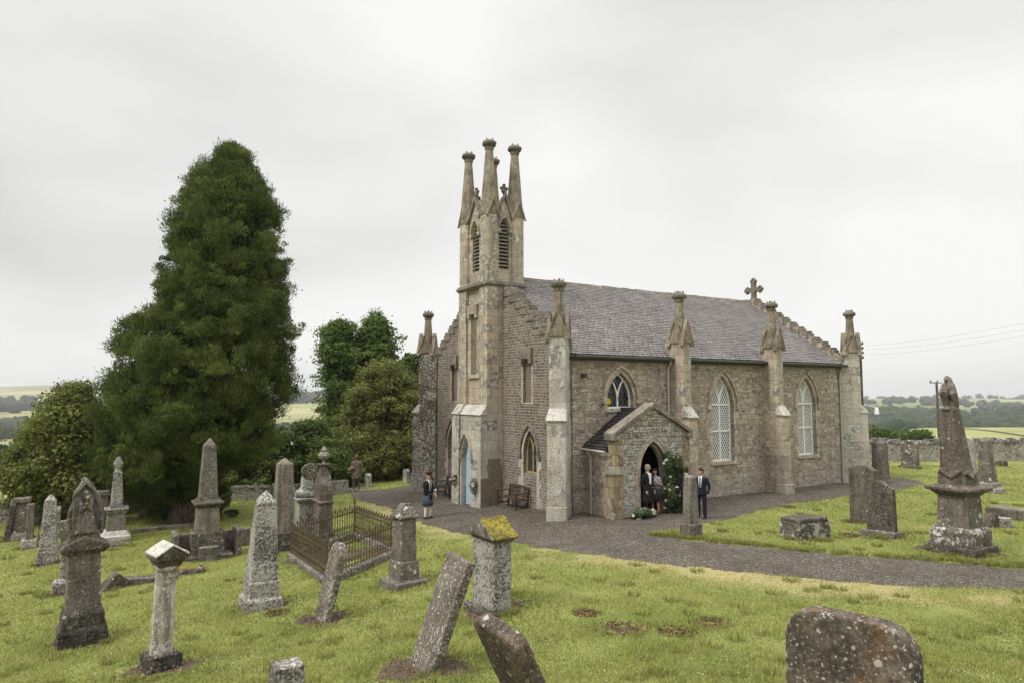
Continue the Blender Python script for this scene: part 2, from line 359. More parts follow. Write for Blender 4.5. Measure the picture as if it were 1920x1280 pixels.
# ------------------------------------------------------------------ gravel, lawn, farmland
PATH_PX = [(648, 925), (700, 945), (740, 958), (800, 985), (870, 1003), (960, 1018), (1060, 1035), (1200, 1052), (1400, 1074), (1600, 1092), (1800, 1103), (2000, 1114), (2200, 1122),
           (2200, 1078), (2000, 1071), (1900, 1066), (1750, 1052), (1560, 1040), (1400, 1022), (1300, 1013), (1222, 1004), (1216, 998), (1262, 990), (1340, 978), (1440, 953), (1530, 938), (1640, 922), (1700, 915),
           (1735, 905), (1700, 896), (1640, 888), (1500, 860), (1100, 870), (850, 880), (790, 905), (720, 916)]
PATH = np.array([[*at(px, py)[:2]] for px, py in PATH_PX])
NEAR_EDGE = PATH[1:13]
def seg_dist(P, A, B):
    d = B - A; t = np.clip(((P - A) @ d) / (d @ d), 0, 1); return np.hypot(*(P - A - t[:, None] * d).T)
def path_sd(x, y):
    P = np.stack([np.ravel(x), np.ravel(y)], 1).astype(float); n = len(PATH); D = np.full(len(P), 1e9); ins = np.zeros(len(P), bool)
    for i in range(n):
        A, B = PATH[i], PATH[(i + 1) % n]; D = np.minimum(D, seg_dist(P, A, B))
        c = ((A[1] > P[:, 1]) != (B[1] > P[:, 1])) & (P[:, 0] < (B[0] - A[0]) * (P[:, 1] - A[1]) / (B[1] - A[1] + 1e-12) + A[0]); ins ^= c
    return np.where(ins, D, -D).reshape(np.shape(x))
def edge_dist(x, y):
    P = np.stack([np.ravel(x), np.ravel(y)], 1).astype(float); D = np.full(len(P), 1e9)
    for A, B in zip(NEAR_EDGE[:-1], NEAR_EDGE[1:]): D = np.minimum(D, seg_dist(P, A, B))
    return D.reshape(np.shape(x))
DIRT = []      # (x, y, radius, strength) bare earth round the stones; filled by the graves
def fracnoise(x, y, s, seed=0):
    out = np.zeros(np.shape(x)); r = np.random.RandomState(seed); a = 1.; fr = s
    for _ in range(4):
        th = r.rand(3) * 6.28; ph = r.rand(3) * 6.28
        for t_, p_ in zip(th, ph): out = out + a * np.sin((x * math.cos(t_) + y * math.sin(t_)) * fr + p_ + 1.3 * np.sin((x * math.sin(t_) - y * math.cos(t_)) * fr * .7 + p_ * 2)) / 3
        a *= .55; fr *= 2.1
    return out
def grid_mesh(name, xs, ys, keep, mat, zf=None, attrs=None):
    X, Y = np.meshgrid(xs, ys); Z = gz(X, Y) if zf is None else zf(X, Y)
    nx, ny = len(xs), len(ys); I = np.arange(nx * ny).reshape(ny, nx)
    q = np.stack([I[:-1, :-1], I[:-1, 1:], I[1:, 1:], I[1:, :-1]], -1); cx = (X[:-1, :-1] + X[1:, 1:]) / 2; cy = (Y[:-1, :-1] + Y[1:, 1:]) / 2
    q = q[keep(cx, cy)].reshape(-1, 4); used = np.unique(q); rm = np.full(nx * ny, -1); rm[used] = np.arange(len(used)); q = rm[q]
    V = np.stack([X.ravel()[used], Y.ravel()[used], Z.ravel()[used]], 1)
    o = np_mesh(name, V, q, mat); o.data.polygons.foreach_set('use_smooth', np.ones(len(q), bool))
    for k, fn in (attrs or {}).items():
        a = o.data.attributes.new(k, 'FLOAT', 'POINT'); a.data.foreach_set('value', np.clip(fn(V[:, 0], V[:, 1]), 0, 1).astype(np.float32))
    return o
def np_mesh(name, V, F, mat, parent=None, lv=None):
    me = bpy.data.meshes.new(name); n, k = F.shape
    me.vertices.add(len(V)); me.vertices.foreach_set('co', np.asarray(V, np.float32).ravel())
    me.loops.add(n * k); me.loops.foreach_set('vertex_index', F.astype(np.int32).ravel())
    me.polygons.add(n); me.polygons.foreach_set('loop_start', (np.arange(n) * k).astype(np.int32))
    me.update(calc_edges=True); me.materials.append(mat)
    if lv is not None:
        a = me.attributes.new('lv', 'FLOAT', 'POINT'); a.data.foreach_set('value', np.clip(lv, 0, 1).astype(np.float32))
    o = bpy.data.objects.new(name, me); C.objects.link(o)
    if parent: o.parent = parent
    return o
# ------------------------------------------------------------------ the church (own frame: x east along the long wall, y north along the west front)
EA = math.atan2(1284, 2100); P0 = Vector((1.85, 26.0, 0))
church = empty('church', P0, EA, 'grey brown stone church with pinnacled bell tower and slate roof', 'church')
CL, CW, EH, RH = 18.05, 11.3, 6.0, 9.74
SL = (RH - EH) / (CW / 2)
TN0, TN1, TS0, TS1 = 4.31, 7.0, -.8, 1.13
def arch(cx, z0, w, zs, za, n=8):
    """pointed arch outline, counter-clockwise from bottom left"""
    h = za - zs; r = (h * h + w * w / 4) / w; pts = [(cx - w / 2, z0), (cx + w / 2, z0), (cx + w / 2, zs)]
    a1 = math.atan2(h, r - w / 2) if r > w / 2 else math.pi / 2
    for i in range(1, n + 1):
        a = a1 * i / n; pts.append((cx + w / 2 - r + r * math.cos(a), zs + r * math.sin(a)))
    pts[-1] = (cx, za)
    for i in range(n - 1, -1, -1):
        a = a1 * i / n; pts.append((cx - w / 2 + r - r * math.cos(a), zs + r * math.sin(a)))
    return pts
def fS(n0=0, sgn=-1): return lambda u, v, d: (u, n0 + sgn * d, v)       # d outwards
def fW(s0=0, sgn=-1): return lambda u, v, d: (s0 + sgn * d, u, v)
def plate(mb, outer, holes, f, d0, d1, mi=0):
    """wall plate with openings; reveals included"""
    loops = [outer] + holes; flat = [p for l in loops for p in l]
    tri = tessellate_polygon([[Vector((u, v, 0)) for u, v in l] for l in loops])
    n = len(flat); vs = [f(u, v, d0) for u, v in flat] + [f(u, v, d1) for u, v in flat]
    fs = [tuple(t_) for t_ in tri] + [tuple(n + i for i in t_) for t_ in tri]; b = 0
    for l in loops:
        k = len(l); fs += [(b + i, b + (i + 1) % k, n + b + (i + 1) % k, n + b + i) for i in range(k)]; b += k
    mb.add(vs, fs, None, mi)
def band(mb, inner, outer, f, d0, d1, closed=True, mi=0):
    k = len(inner); rng = range(k if closed else k - 1)
    vs = [f(*p, d0) for p in inner] + [f(*p, d0) for p in outer] + [f(*p, d1) for p in inner] + [f(*p, d1) for p in outer]; fs = []
    for i in rng:
        j = (i + 1) % k
        fs += [(i, j, k + j, k + i), (2 * k + i, 2 * k + j, 3 * k + j, 3 * k + i), (i, j, 2 * k + j, 2 * k + i), (k + i, k + j, 3 * k + j, 3 * k + i)]
    if not closed: fs += [(0, k, 3 * k, 2 * k), (k - 1, 2 * k - 1, 4 * k - 1, 3 * k - 1)]
    mb.add(vs, fs, None, mi)
SWIN = [(2.95, 3.92, 1.36, 4.25, 5.36), (8.86, 1.52, 1.42, 3.95, 5.32), (14.82, 1.52, 1.42, 3.95, 5.32)]
WWIN = [(2.16, 1.3, 1.0, 2.05, 3.05), (CW - 2.16, 1.3, 1.0, 2.05, 3.05)]
WSLIT = [(2.34, 4.15, .62, 5.9), (CW - 2.34, 4.15, .62, 5.9)]
BASE = -1.3
w = MB()
plate(w, [(.0, BASE), (CL, BASE), (CL, EH), (0, EH)], [arch(*a) for a in SWIN], fS(0), -.55, 0)
plate(w, [(.0, BASE), (CL, BASE), (CL, EH), (0, EH)], [], fS(CW, 1), -.55, 0)
w.build('side_wall', M['rubble_s'], church)
def steps(n0, n1, k, base):  # crow-stepped skews, outline from eaves up to the apex and down
    pts = [(0, base), (CW, base), (CW, EH + .25)]
    N = 12; run = (CW / 2) / N
    for i in range(N):
        z = EH + .36 + SL * (i + .6) * run; pts += [(CW - i * run, z), (CW - (i + .66) * run, z + .0), (CW - (i + .66) * run, z - .07), (CW - (i + 1) * run, z - .07)]
    top = [(CW - u, v) for u, v in reversed(pts[2:])]
    return pts + top
g = MB()
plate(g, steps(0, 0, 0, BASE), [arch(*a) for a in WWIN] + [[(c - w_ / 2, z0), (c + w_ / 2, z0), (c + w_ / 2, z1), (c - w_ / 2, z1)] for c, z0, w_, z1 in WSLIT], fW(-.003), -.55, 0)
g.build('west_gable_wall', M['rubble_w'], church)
g = MB(); plate(g, steps(0, 0, 0, BASE), [], fW(CL + .003, 1), -.45, 0); g.build('east_gable_wall', M['rubble_s'], church)
for s0 in (-.07, CL - .42):
    N = 12; run = (CW / 2) / N
    for side in (0, 1):
        g = MB()
        for i in range(N):
            z = EH + .36 + SL * (i + .6) * run; a, b = i * run - .05, (i + .66) * run
            if side: a, b = CW - b, CW - a
            if s0 < 0 and TN0 - .1 < (a + b) / 2 < TN1 + .1: continue
            g.box(s0, s0 + .50, a, b + .03, z - .06, z + .075 + random.uniform(-.02, .03))
            g.box(s0 + .02, s0 + .48, a - .12, b + .2, z - .35, z - .055)
        g.build('crow_steps', M['cope'], church, bevel=.02)
# slate roof: real slates
def slate_roof(name, mat, f, ulen, vlen, sw, sh, parent, th=.012, jit=.012):
    V = []; F = []; rows = int(vlen / sh)
    for r in range(rows):
        off = (r % 2) * sw / 2; u = -off
        v0 = vlen - (rows - r) * sh
        while u < ulen:
            wv = sw * random.uniform(.88, 1.12); a, b = max(u, 0), min(u + wv - .006, ulen)
            if b > a + .03:
                j = random.uniform(-jit, jit); hh = random.uniform(.0, .010); k = len(V)
                V += [f(a, v0 + j, .024 + hh), f(b, v0 + j + random.uniform(-.004, .004), .024 + hh), f(b, v0 + sh * 1.15, .006), f(a, v0 + sh * 1.15, .006),
                      f(a, v0 + j, .024 + hh - th), f(b, v0 + j, .024 + hh - th), f(b, v0 + sh * 1.15, -.006), f(a, v0 + sh * 1.15, -.006)]
                F += [(k, k + 1, k + 2, k + 3), (k + 4, k + 7, k + 6, k + 5), (k, k + 4, k + 5, k + 1), (k + 1, k + 5, k + 6, k + 2), (k + 2, k + 6, k + 7, k + 3), (k + 3, k + 7, k + 4, k)]
            u += wv
    return np_mesh(name, np.array(V), np.array(F), mat, parent)
vl = math.hypot(CW / 2 + .22, SL * (CW / 2 + .22)); cs, sn = 1 / math.hypot(1, SL), SL / math.hypot(1, SL)
def fR(side):
    def f(u, v, d):
        n = -.22 + v * cs; z = EH + .12 - .22 * SL + v * sn; sag = -.05 * math.sin(u / 9 * 3.1) * math.sin(v / vl * 3.1)
        n2, z2 = n - d * sn, z + d * cs + sag
        return (u + .12, n2 if side < 0 else CW - n2, z2)
    return f
roof = slate_roof('roof', M['slate'], fR(-1), CL - .45, vl, .27, .165, church)
slate_roof('roof', M['slate'], fR(1), CL - .45, vl, .30, .20, church)
rb = MB()
for sd_ in (-1, 1):
    f = fR(sd_); rb.prism([f(0, 0, -.2), f(CL - .45, 0, -.2), f(CL - .45, vl, -.2), f(0, vl, -.2)], [f(0, 0, -.012), f(CL - .45, 0, -.012), f(CL - .45, vl, -.09), f(0, vl, -.09)]) if 0 else [rb.prism([f(k * (CL - .45) / 12, j * vl / 6, -.2), f((k + 1) * (CL - .45) / 12, j * vl / 6, -.2), f((k + 1) * (CL - .45) / 12, (j + 1) * vl / 6, -.2), f(k * (CL - .45) / 12, (j + 1) * vl / 6, -.2)], [f(k * (CL - .45) / 12, j * vl / 6, -.025), f((k + 1) * (CL - .45) / 12, j * vl / 6, -.025), f((k + 1) * (CL - .45) / 12, (j + 1) * vl / 6, -.025), f(k * (CL - .45) / 12, (j + 1) * vl / 6, -.025)]) for k in range(12) for j in range(6)]
rb.build('roof_boards', M['gutter'], church)
rd = MB(); u = .15
while u < CL - .3:
    l_ = random.uniform(.42, .5); z = RH + .14 + random.uniform(-.012, .02) - .03 * math.sin(u / CL * math.pi)
    rd.prism([(u, CW / 2 - .17, z - .09), (u, CW / 2 + .17, z - .09), (u, CW / 2 + .05, z + .08), (u, CW / 2 - .05, z + .08)], [(u + l_ - .01, CW / 2 - .17, z - .09), (u + l_ - .01, CW / 2 + .17, z - .09), (u + l_ - .01, CW / 2 + .05, z + .08), (u + l_ - .01, CW / 2 - .05, z + .08)]); u += l_
rd.build('ridge_tiles', M['cope'], church, bevel=.015)
gt = MB(); gt.tube([(.5, -.27, EH - .06), (CL - .2, -.27, EH - .06)], .065, 8); gt.build('gutter', M['gutter'], church)
for s_, nm in ((5.50, 1), (17.50, 1)):
    p = MB(); p.tube([(s_, -.27, EH - .08), (s_, -.22, EH - .25), (s_, -.09, EH - .42), (s_, -.075, EH - .6), (s_, -.075, -.25)], .05, 8)
    for z in (.3, 1.9, 3.6, 5.2): p.lathe([(.07, z), (.07, z + .09)], 8, s_, -.075)
    p.build('drainpipe', M['pipe'], church, smooth=False)
# windows -----------------------------------------------------------------
def hood(parent, a, f, off=.2, wd=.12, name='hood_mould', mat='ashlar', zext=.0):
    cx, z0, w_, zs, za = a; i = arch(cx, zs - zext, w_ + 2 * off, zs + .001, za + off * 1.25)[2:]; o_ = arch(cx, zs - zext, w_ + 2 * off + 2 * wd, zs + .001, za + (off + wd) * 1.25)[2:]
    m = MB(); band(m, i, o_, f, -.02, .10, False)
    for q in (-1, 1):
        c = cx + q * (w_ / 2 + off + wd / 2); m.prism([f(c - .11, zs - .12, -.02), f(c + .11, zs - .12, -.02), f(c + .11, zs + .02, -.02), f(c - .11, zs + .02, -.02)], [f(c - .11, zs - .12, .11), f(c + .11, zs - .12, .11), f(c + .11, zs + .02, .11), f(c - .11, zs + .02, .11)])
    return m.build(name, M[mat], parent, bevel=.012)
def surround(parent, a, f, wd=.17, mat='ashlar', sill=True, down=0):
    cx, z0, w_, zs, za = a; m = MB(); band(m, arch(cx, z0 - down, w_, zs, za), arch(cx, z0 - .16 - down, w_ + 2 * wd, zs, za + wd * 1.25), f, -.02, .006)
    for q in (-1, 1):                                               # in and out quoins down the jambs
        z = z0 - down
        k = 0
        while z < zs - .3:
            if k % 2: u0 = cx + q * (w_ / 2 + wd); u1 = u0 + q * .17; m.prism([f(u0, z, -.02), f(u1, z, -.02), f(u1, z + .34, -.02), f(u0, z + .34, -.02)], [f(u0, z, .008), f(u1, z, .008), f(u1, z + .34, .008), f(u0, z + .34, .008)])
            z += .36; k += 1
    if sill: m.prism([f(cx - w_ / 2 - .12, z0 - .13, -.3), f(cx + w_ / 2 + .12, z0 - .13, -.3), f(cx + w_ / 2 + .12, z0 - .005, -.3), f(cx - w_ / 2 - .12, z0 - .005, -.3)], [f(cx - w_ / 2 - .12, z0 - .13, .07), f(cx + w_ / 2 + .12, z0 - .13, .07), f(cx + w_ / 2 + .12, z0 - .03, .07), f(cx - w_ / 2 - .12, z0 - .03, .07)])
    return m.build('window_surround', M[mat], parent)
def inside(p, poly):
    c = False; n = len(poly)
    for i in range(n):
        a, b = poly[i], poly[(i + 1) % n]
        if (a[1] > p[1]) != (b[1] > p[1]) and p[0] < (b[0] - a[0]) * (p[1] - a[1]) / (b[1] - a[1] + 1e-12) + a[0]: c = not c
    return c
def lattice_window(a, f, transoms, lat, sw=.20, parent=church, latmat='white', depth=.2, fr='white'):
    cx, z0, w_, zs, za = a; cxy = f(cx, z0, 0)
    win = MB()
    o_ = arch(cx, z0, w_ - .004, zs, za - .004); i_ = arch(cx, z0 + .07, w_ - .14, zs, za - .09)
    band(win, i_, o_, f, -depth - .06, -depth)
    def bar(p, q, r=.03):
        d = Vector((q[0] - p[0], q[1] - p[1], 0)).normalized(); nx, ny = -d.y * r, d.x * r
        win.prism([f(p[0] + nx, p[1] + ny, -depth - .06), f(q[0] + nx, q[1] + ny, -depth - .06), f(q[0] - nx, q[1] - ny, -depth - .06), f(p[0] - nx, p[1] - ny, -depth - .06)],
                  [f(p[0] + nx, p[1] + ny, -depth + .01), f(q[0] + nx, q[1] + ny, -depth + .01), f(q[0] - nx, q[1] - ny, -depth + .01), f(p[0] - nx, p[1] - ny, -depth + .01)])
    bar((cx, z0 + .05), (cx, zs))
    for z in transoms: bar((cx - w_ / 2 + .05, z), (cx + w_ / 2 - .05, z), .028)
    h = za - zs; r_ = (h * h + w_ * w_ / 4) / w_                     # Y tracery: two arcs from the mullion
    for q in (-1, 1):
        prev = (cx, zs)
        for k in range(1, 7):
            a_ = math.atan2(h, r_ - w_ / 2) * k / 7 * .78; pt = (cx + q * (r_ - r_ * math.cos(a_)), zs + r_ * math.sin(a_))
            if not inside(pt, arch(cx, z0, w_, zs, za)): break
            bar(prev, pt, .026); prev = pt
    fo = win.build('window', M[fr], parent)
    lt = MB(); poly = arch(cx, z0 + .05, w_ - .1, zs, za - .07)
    for sl in (1.55, -1.55):
        c = -12.0
        while c < 12:
            pts = []; N = 60
            for k in range(N + 1):
                u = cx - w_ / 2 + w_ * k / N; v = z0 + sl * (u - cx) + c
                if inside((u, v), poly): pts.append((u, v))
                elif len(pts) > 1: break
                else: pts = []
            if len(pts) > 1:
                p, q = pts[0], pts[-1]; d = Vector((q[0] - p[0], q[1] - p[1], 0)).normalized(); r = lat; nx, ny = -d.y * r, d.x * r
                lt.prism([f(p[0] + nx, p[1] + ny, -depth - .05), f(q[0] + nx, q[1] + ny, -depth - .05), f(q[0] - nx, q[1] - ny, -depth - .05), f(p[0] - nx, p[1] - ny, -depth - .05)],
                         [f(p[0] + nx, p[1] + ny, -depth - .028), f(q[0] + nx, q[1] + ny, -depth - .028), f(q[0] - nx, q[1] - ny, -depth - .028), f(p[0] - nx, p[1] - ny, -depth - .028)])
            c += sw * 1.55
    lt.build('lattice', M[latmat], fo)
    gl = MB(); gl.prism([f(u, v, -depth - .10) for u, v in o_], [f(u, v, -depth - .085) for u, v in o_]); gl.build('glass', M['glass'], fo)
    return fo
for k, a in enumerate(SWIN):
    surround(church, a, fS(), .17); hood(church, a, fS(), .16, .09)
    if k: lattice_window(a, fS(), [2.85, 4.02], .0105, .132)
    else:
        wf = lattice_window(a, fS(), [], .008, .2, latmat='lead')
        yl = MB(); yl.ball((a[0] - .45, .19, 4.2), .10, .02, .13); yl.build('stained_glass_patch', plain('yellow_glass', (.55, .42, .03), .3), wf)
for a in WWIN:
    hood(church, a, fW(-.003), .14, .10, mat='cope'); surround(church, a, fW(-.003), .17, 'ashlar_p', False, 1.6)
    lattice_window(a, fW(), [], .005, .16, latmat='lead', fr='ochre', depth=.16)
for c, z0, w_, z1 in WSLIT:
    f = fW(-.003); m = MB()
    q_ = lambda x, y: [(c - x, z0 - y), (c + x, z0 - y), (c + x, z1 + y), (c - x, z1 + y)]
    band(m, q_(w_ / 2, 0), [(c - w_ / 2 - .13, z0 - .05), (c + w_ / 2 + .13, z0 - .05), (c + w_ / 2 + .13, z1 + .1), (c - w_ / 2 - .13, z1 + .1)], f, -.02, .01)
    m.build('slit_surround', M['ashlar'], church)
    m = MB(); m.box(.12, .2, c - w_ / 2 + .001, c + w_ / 2 - .001, z0 + .001, z1 - .001); m.build('blind_panel', M['render'], church)
    m = MB(); m.box(-.15, .05, c - w_ / 2 - .12, c + w_ / 2 + .12, z1 + .02, z1 + .5)
    for q in (-1, 1): m.box(-.15, .05, c + q * (w_ / 2 + .04) - .1, c + q * (w_ / 2 + .04) + .1, z1 - .16, z1 + .02)
    m.build('label_stop', M['cope'], church, bevel=.02)
# stepped battered buttresses with gabled heads and crown finials ------------
def crown(mb, cx, cy, z, r=.33, M_=None):
    mb.lathe([(r * .62, z - .06), (r * .66, z), (r * .5, z + .03)], 10, cx, cy, M_)
    for i in range(8):
        a = i * math.pi / 4; mb.ball((cx + r * .58 * math.cos(a), cy + r * .58 * math.sin(a), z + .16), r * .42, r * .42, .13, 8, M_, 6)
    for i in range(4):
        a = i * math.pi / 2 + .4; mb.limb([(cx + r * .5 * math.cos(a), cy + r * .5 * math.sin(a), z + .24, .05), (cx + r * .55 * math.cos(a), cy + r * .55 * math.sin(a), z + .36, .035)], 6, M_)
    mb.ball((cx, cy, z + .26), r * .4, r * .4, .12, 8, M_, 6)
def buttress(loc, rot, width, q0, q1, mat, tip_ext=.0, zcap=3.85, hz=6.75, pier=.56, pc=.36, basez=.45):
    """x out from the wall, y across; head and finial as in the photo"""
    o = MB(); hw = width / 2
    o.box(-.25, q0 + tip_ext, -hw - .02, hw + .02, BASE, basez)                                       # plinth
    o.prism([(-.25, -hw, basez), (q0, -hw, basez), (q0, hw, basez), (-.25, hw, basez)], [(-.25, -hw, zcap - .28), (q0 - .02, -hw, zcap - .28), (q0 - .02, hw, zcap - .28), (-.25, hw, zcap - .28)])
    h2 = hw * .92
    o.box(-.25, q1, -h2, h2, zcap - .28, hz - .1)
    M_ = None
    b = o.build('buttress', M[mat], church, bevel=.03); b.location = loc; b.rotation_euler = (0, 0, rot)
    c = MB(); c.prism([(q1 - .1, -hw - .05, zcap - .33), (q0 + .07, -hw - .05, zcap - .33), (q0 + .07, hw + .05, zcap - .33), (q1 - .1, hw + .05, zcap - .33)],
                      [(q1 - .1, -hw * .95, zcap + .12), (q1 + .015, -hw * .95, zcap + .12), (q1 + .015, hw * .95, zcap + .12), (q1 - .1, hw * .95, zcap + .12)], M_)
    c.build('weathering_cap', M['capst'], b, worn=(.025, .03, .1, 1))
    h = MB(); x0, x1 = -.05, q1 + .04; hx = (x0 + x1) / 2; yy = hw + .03; z0 = hz - .14; za = hz + .74
    h.box(x0 + .06, x1 - .06, -h2 + .02, h2 - .02, z0 - .3, z0 + .3, M_)
    for fx0, fx1 in ((x1 - .12, x1 + .02), (x0 - .02, x0 + .12)):                                                     # front and rear gablets
        h.prism([(fx0, -yy, z0), (fx0, yy, z0), (fx0, 0, za)], [(fx1, -yy, z0), (fx1, yy, z0), (fx1, 0, za)], M_)
        for q in (-1, 1): h.prism([(fx0 - .02, q * yy, z0 - .12), (fx0 - .02, q * (yy + .09), z0 - .12), (fx0 - .02, 0, za + .17), (fx0 - .02, 0, za + .0)], [(fx1 + .04, q * yy, z0 - .12), (fx1 + .04, q * (yy + .09), z0 - .12), (fx1 + .04, 0, za + .17), (fx1 + .04, 0, za + .0)], M_)
    for q in (-1, 1):                                                                                              # side gablets
        h.prism([(x0, q * (yy - .12), z0), (x1, q * (yy - .12), z0), (hx, q * (yy - .12), za)], [(x0, q * (yy), z0), (x1, q * yy, z0), (hx, q * yy, za)], M_)
        for qq, xe in ((-1, x0), (1, x1)): h.prism([(xe, q * (yy - .1), z0 - .1), (xe + qq * .06, q * (yy - .1), z0 - .1), (hx, q * (yy - .1), za + .13), (hx, q * (yy - .1), za)], [(xe, q * (yy + .05), z0 - .1), (xe + qq * .06, q * (yy + .05), z0 - .1), (hx, q * (yy + .05), za + .13), (hx, q * (yy + .05), za)], M_)
    h.lathe([(.24, z0 + .25), (.235, za - .05), (.225, za + .05), (.165, hz + 1.62), (.21, hz + 1.63), (.21, hz + 1.67)], 8, hx, 0, M_, ph=math.pi / 8)
    h.build('gabled_pinnacle', M['pinn'], b, worn=(.016, .014, .08, 0))
    fi = MB(); crown(fi, hx, 0, hz + 1.7, .32, M_); fi.build('crown_finial', M['finial'], b, worn=(.018, .01, .05, 0))
    return b
D45 = math.sqrt(.5)
buttress((0, 0, 0), R(225), .70, 1.02, .72, 'ashlar_p', .08)
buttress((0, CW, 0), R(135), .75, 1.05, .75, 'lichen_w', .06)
buttress((CL - .05, .0, 0), R(-45), .60, 1.0, .70, 'ashlar_p', .05)
buttress((CL, CW, 0), R(45), .70, 1.02, .72, 'ashlar', .05)
for s_ in (5.92, 11.87):
    buttress((s_, 0, 0), R(-90), .52, 1.05, .76, 'ashlar', .12)
    buttress((s_, CW, 0), R(90), .52, 1.05, .76, 'ashlar', .12)
# east gable cross
cr = MB(); M_ = Matrix.Translation((CL - .02, CW / 2 - .1, RH + .0))
cr.fru(-.1, .35, .42, .6, .3, .34, M=M_); cr.box(-.11, .11, -.13, .13, .3, 1.35, M_); cr.box(-.10, .10, -.42, .42, .75, 1.0, M_)
for y, z in ((-.45, .87), (.45, .87), (0, 1.38)):
    for dy, dz in ((-.11, 0), (.11, 0), (0, .11), (0, -.11)): cr.ball((0, y + dy, z + dz), .12, .13, .13, 8, M_, 6)
cr.build('gable_cross', M['finial'], church, worn=(.022, .012, .05, 0))
# tower -------------------------------------------------------------------
tw = MB(); LO = .30                                # lower stage stands LO proud to the west
ZC = 3.62; ZS = 9.2
tw.box(TS0 + .16, TS1, TN0 + .1, TN1 - .1, BASE, ZS)                            # core
for a, b in ((TN0, TN0 + .72), (TN1 - .72, TN1)): tw.box(TS0, TS0 + .6, a, b, 3.3, ZS)
tw.box(TS1 - .6, TS1 + .003, TN0, TN0 + .6, 3.3, ZS); tw.box(TS1 - .6, TS1 + .003, TN1 - .6, TN1, 3.3, ZS)
tw.box(TS0 + .5, TS1 - .5, TN0 + .03, TN1 - .03, BASE, ZS)
tower = tw.build('tower', M['ashlar'], church, bevel=.02)
DOOR = (5.62, -.6, .86, 1.75, 2.62)
lo = MB(); plate(lo, [(TN0 - .02, BASE), (6.16, BASE), (6.16, ZC), (TN0 - .02, ZC)], [arch(*DOOR)], fW(TS0 - LO), -.34, 0)
lo.box(TS0 - LO, TS0 + .1, 6.34, TN1 + .02, BASE, ZC); lo.box(TS0 - .06, TS0 + .1, 6.16, 6.34, BASE, ZC + .1)
lo.box(TS0 + .04, TS0 + .8, TN0 - .015, TN0 + .3, BASE, ZC); 
lo.build('lower_stage', M['ashlar_p'], tower, bevel=.015)
cp = MB()
for a, b in ((TN0 - .06, 6.2), (6.30, TN1 + .06)):
    cp.prism([(TS0 - LO - .07, a, ZC - .03), (TS0 + .02, a, ZC - .03), (TS0 + .02, b, ZC - .03), (TS0 - LO - .07, b, ZC - .03)], [(TS0 - .02, a + .04, ZC + .42), (TS0 + .02, a + .04, ZC + .42), (TS0 + .02, b - .04, ZC + .42), (TS0 - .02, b - .04, ZC + .42)])
cp.build('weathering_cap', M['capst'], tower, worn=(.025, .03, .1, 1))
h = hood(tower, DOOR, fW(TS0 - LO), .10, .08)
dr = MB(); f = fW(TS0 - LO)
dr.prism([f(u, v, -.30) for u, v in arch(*DOOR)], [f(u, v, -.24) for u, v in arch(*DOOR)]); dr.box(TS0 - LO + .225, TS0 - LO + .245, DOOR[0] - .43, DOOR[0] + .43, 1.72, 1.80)
for k in range(4): dr.box(TS0 - LO + .23, TS0 - LO + .243, DOOR[0] - .34 + k * .2, DOOR[0] - .325 + k * .2, -.5, 1.7)
dr.build('tower_door', M['blue'], tower)
rp_ = MB(); rp_.box(TS0 + .06, TS0 + .87, TN0 - .022, TN0, -.5, 1.38); rp_.box(TS0 + .06, TS0 + .66, TN0 - .024, TN0, 1.38, 1.75); rp_.box(TS0 - LO + .001, TS0 + .061, TN0 - .05, TN0 - .018, -.5, .95)
rp_.build('rendered_patch', M['render'], tower)
# slit above the door and its label
sl = MB(); f = fW(TS0 + .16); band(sl, [(5.36, 5.35), (5.9, 5.35), (5.9, 8.0), (5.36, 8.0)], [(5.12, 5.2), (6.18, 5.2), (6.18, 8.1), (5.12, 8.1)], f, -.0, .10)
sl.box(TS0 - .06, TS0 + .2, 5.2, 6.06, 8.02, 8.45); sl.box(TS0 - .06, TS0 + .2, 5.2, 5.36, 7.84, 8.02); sl.box(TS0 - .06, TS0 + .2, 5.9, 6.06, 7.84, 8.02)
sl.build('slit_surround', M['ashlar'], tower, bevel=.015)
sp_ = MB(); sp_.box(TS0 + .14, TS0 + .157, 5.36, 5.9, 5.35, 8.02); sp_.build('blind_panel', M['render'], tower)
# string course
st = MB(); o_ = .09
for z0, z1, o_ in ((ZS - .05, ZS + .02, .05), (ZS + .02, ZS + .12, .11), (ZS + .12, ZS + .2, .05)): st.box(TS0 - o_, TS1 + o_, TN0 - o_, TN1 + o_, z0, z1)
st.build('string_course', M['cope'], tower, bevel=.02)
# belfry stage
bf = MB(); ZB = 12.35; PW, PS = .72, .60
for (a, b) in ((TS0, TS0 + PS), (TS1 - PS, TS1)):
    for (c, d) in ((TN0, TN0 + PW), (TN1 - PW, TN1)):
        k = .08                                     # chamfered clasping piers
        q = [(a + k, c), (b - k, c), (b, c + k), (b, d - k), (b - k, d), (a + k, d), (a, d - k), (a, c + k)]
        bf.prism([(x, y, ZS + .18) for x, y in q], [(x, y, ZB + .2) for x, y in q])
rec = .17; sm, nm_ = (TS0 + TS1) / 2, (TN0 + TN1) / 2
LS = (sm, 9.95, .52, 11.75, 12.25); LW = (nm_, 9.95, .62, 11.7, 12.25)
for f, (u0, u1), L_ in ((fS(TN0 + rec), (TS0 + PS - .05, TS1 - PS + .05), LS), (fS(TN1 - rec, 1), (TS0 + PS - .05, TS1 - PS + .05), LS), (fW(TS0 + rec), (TN0 + PW - .05, TN1 - PW + .05), LW), (fW(TS1 - rec, 1), (TN0 + PW - .05, TN1 - PW + .05), LW)):
    um = (u0 + u1) / 2; plate(bf, [(u0, ZS + .18), (u1, ZS + .18), (u1, ZB + .05), (um, 13.3), (u0, ZB + .05)], [arch(*L_)], f, -.3, 0)
bf.build('belfry', M['ashlar'], tower, bevel=.015)
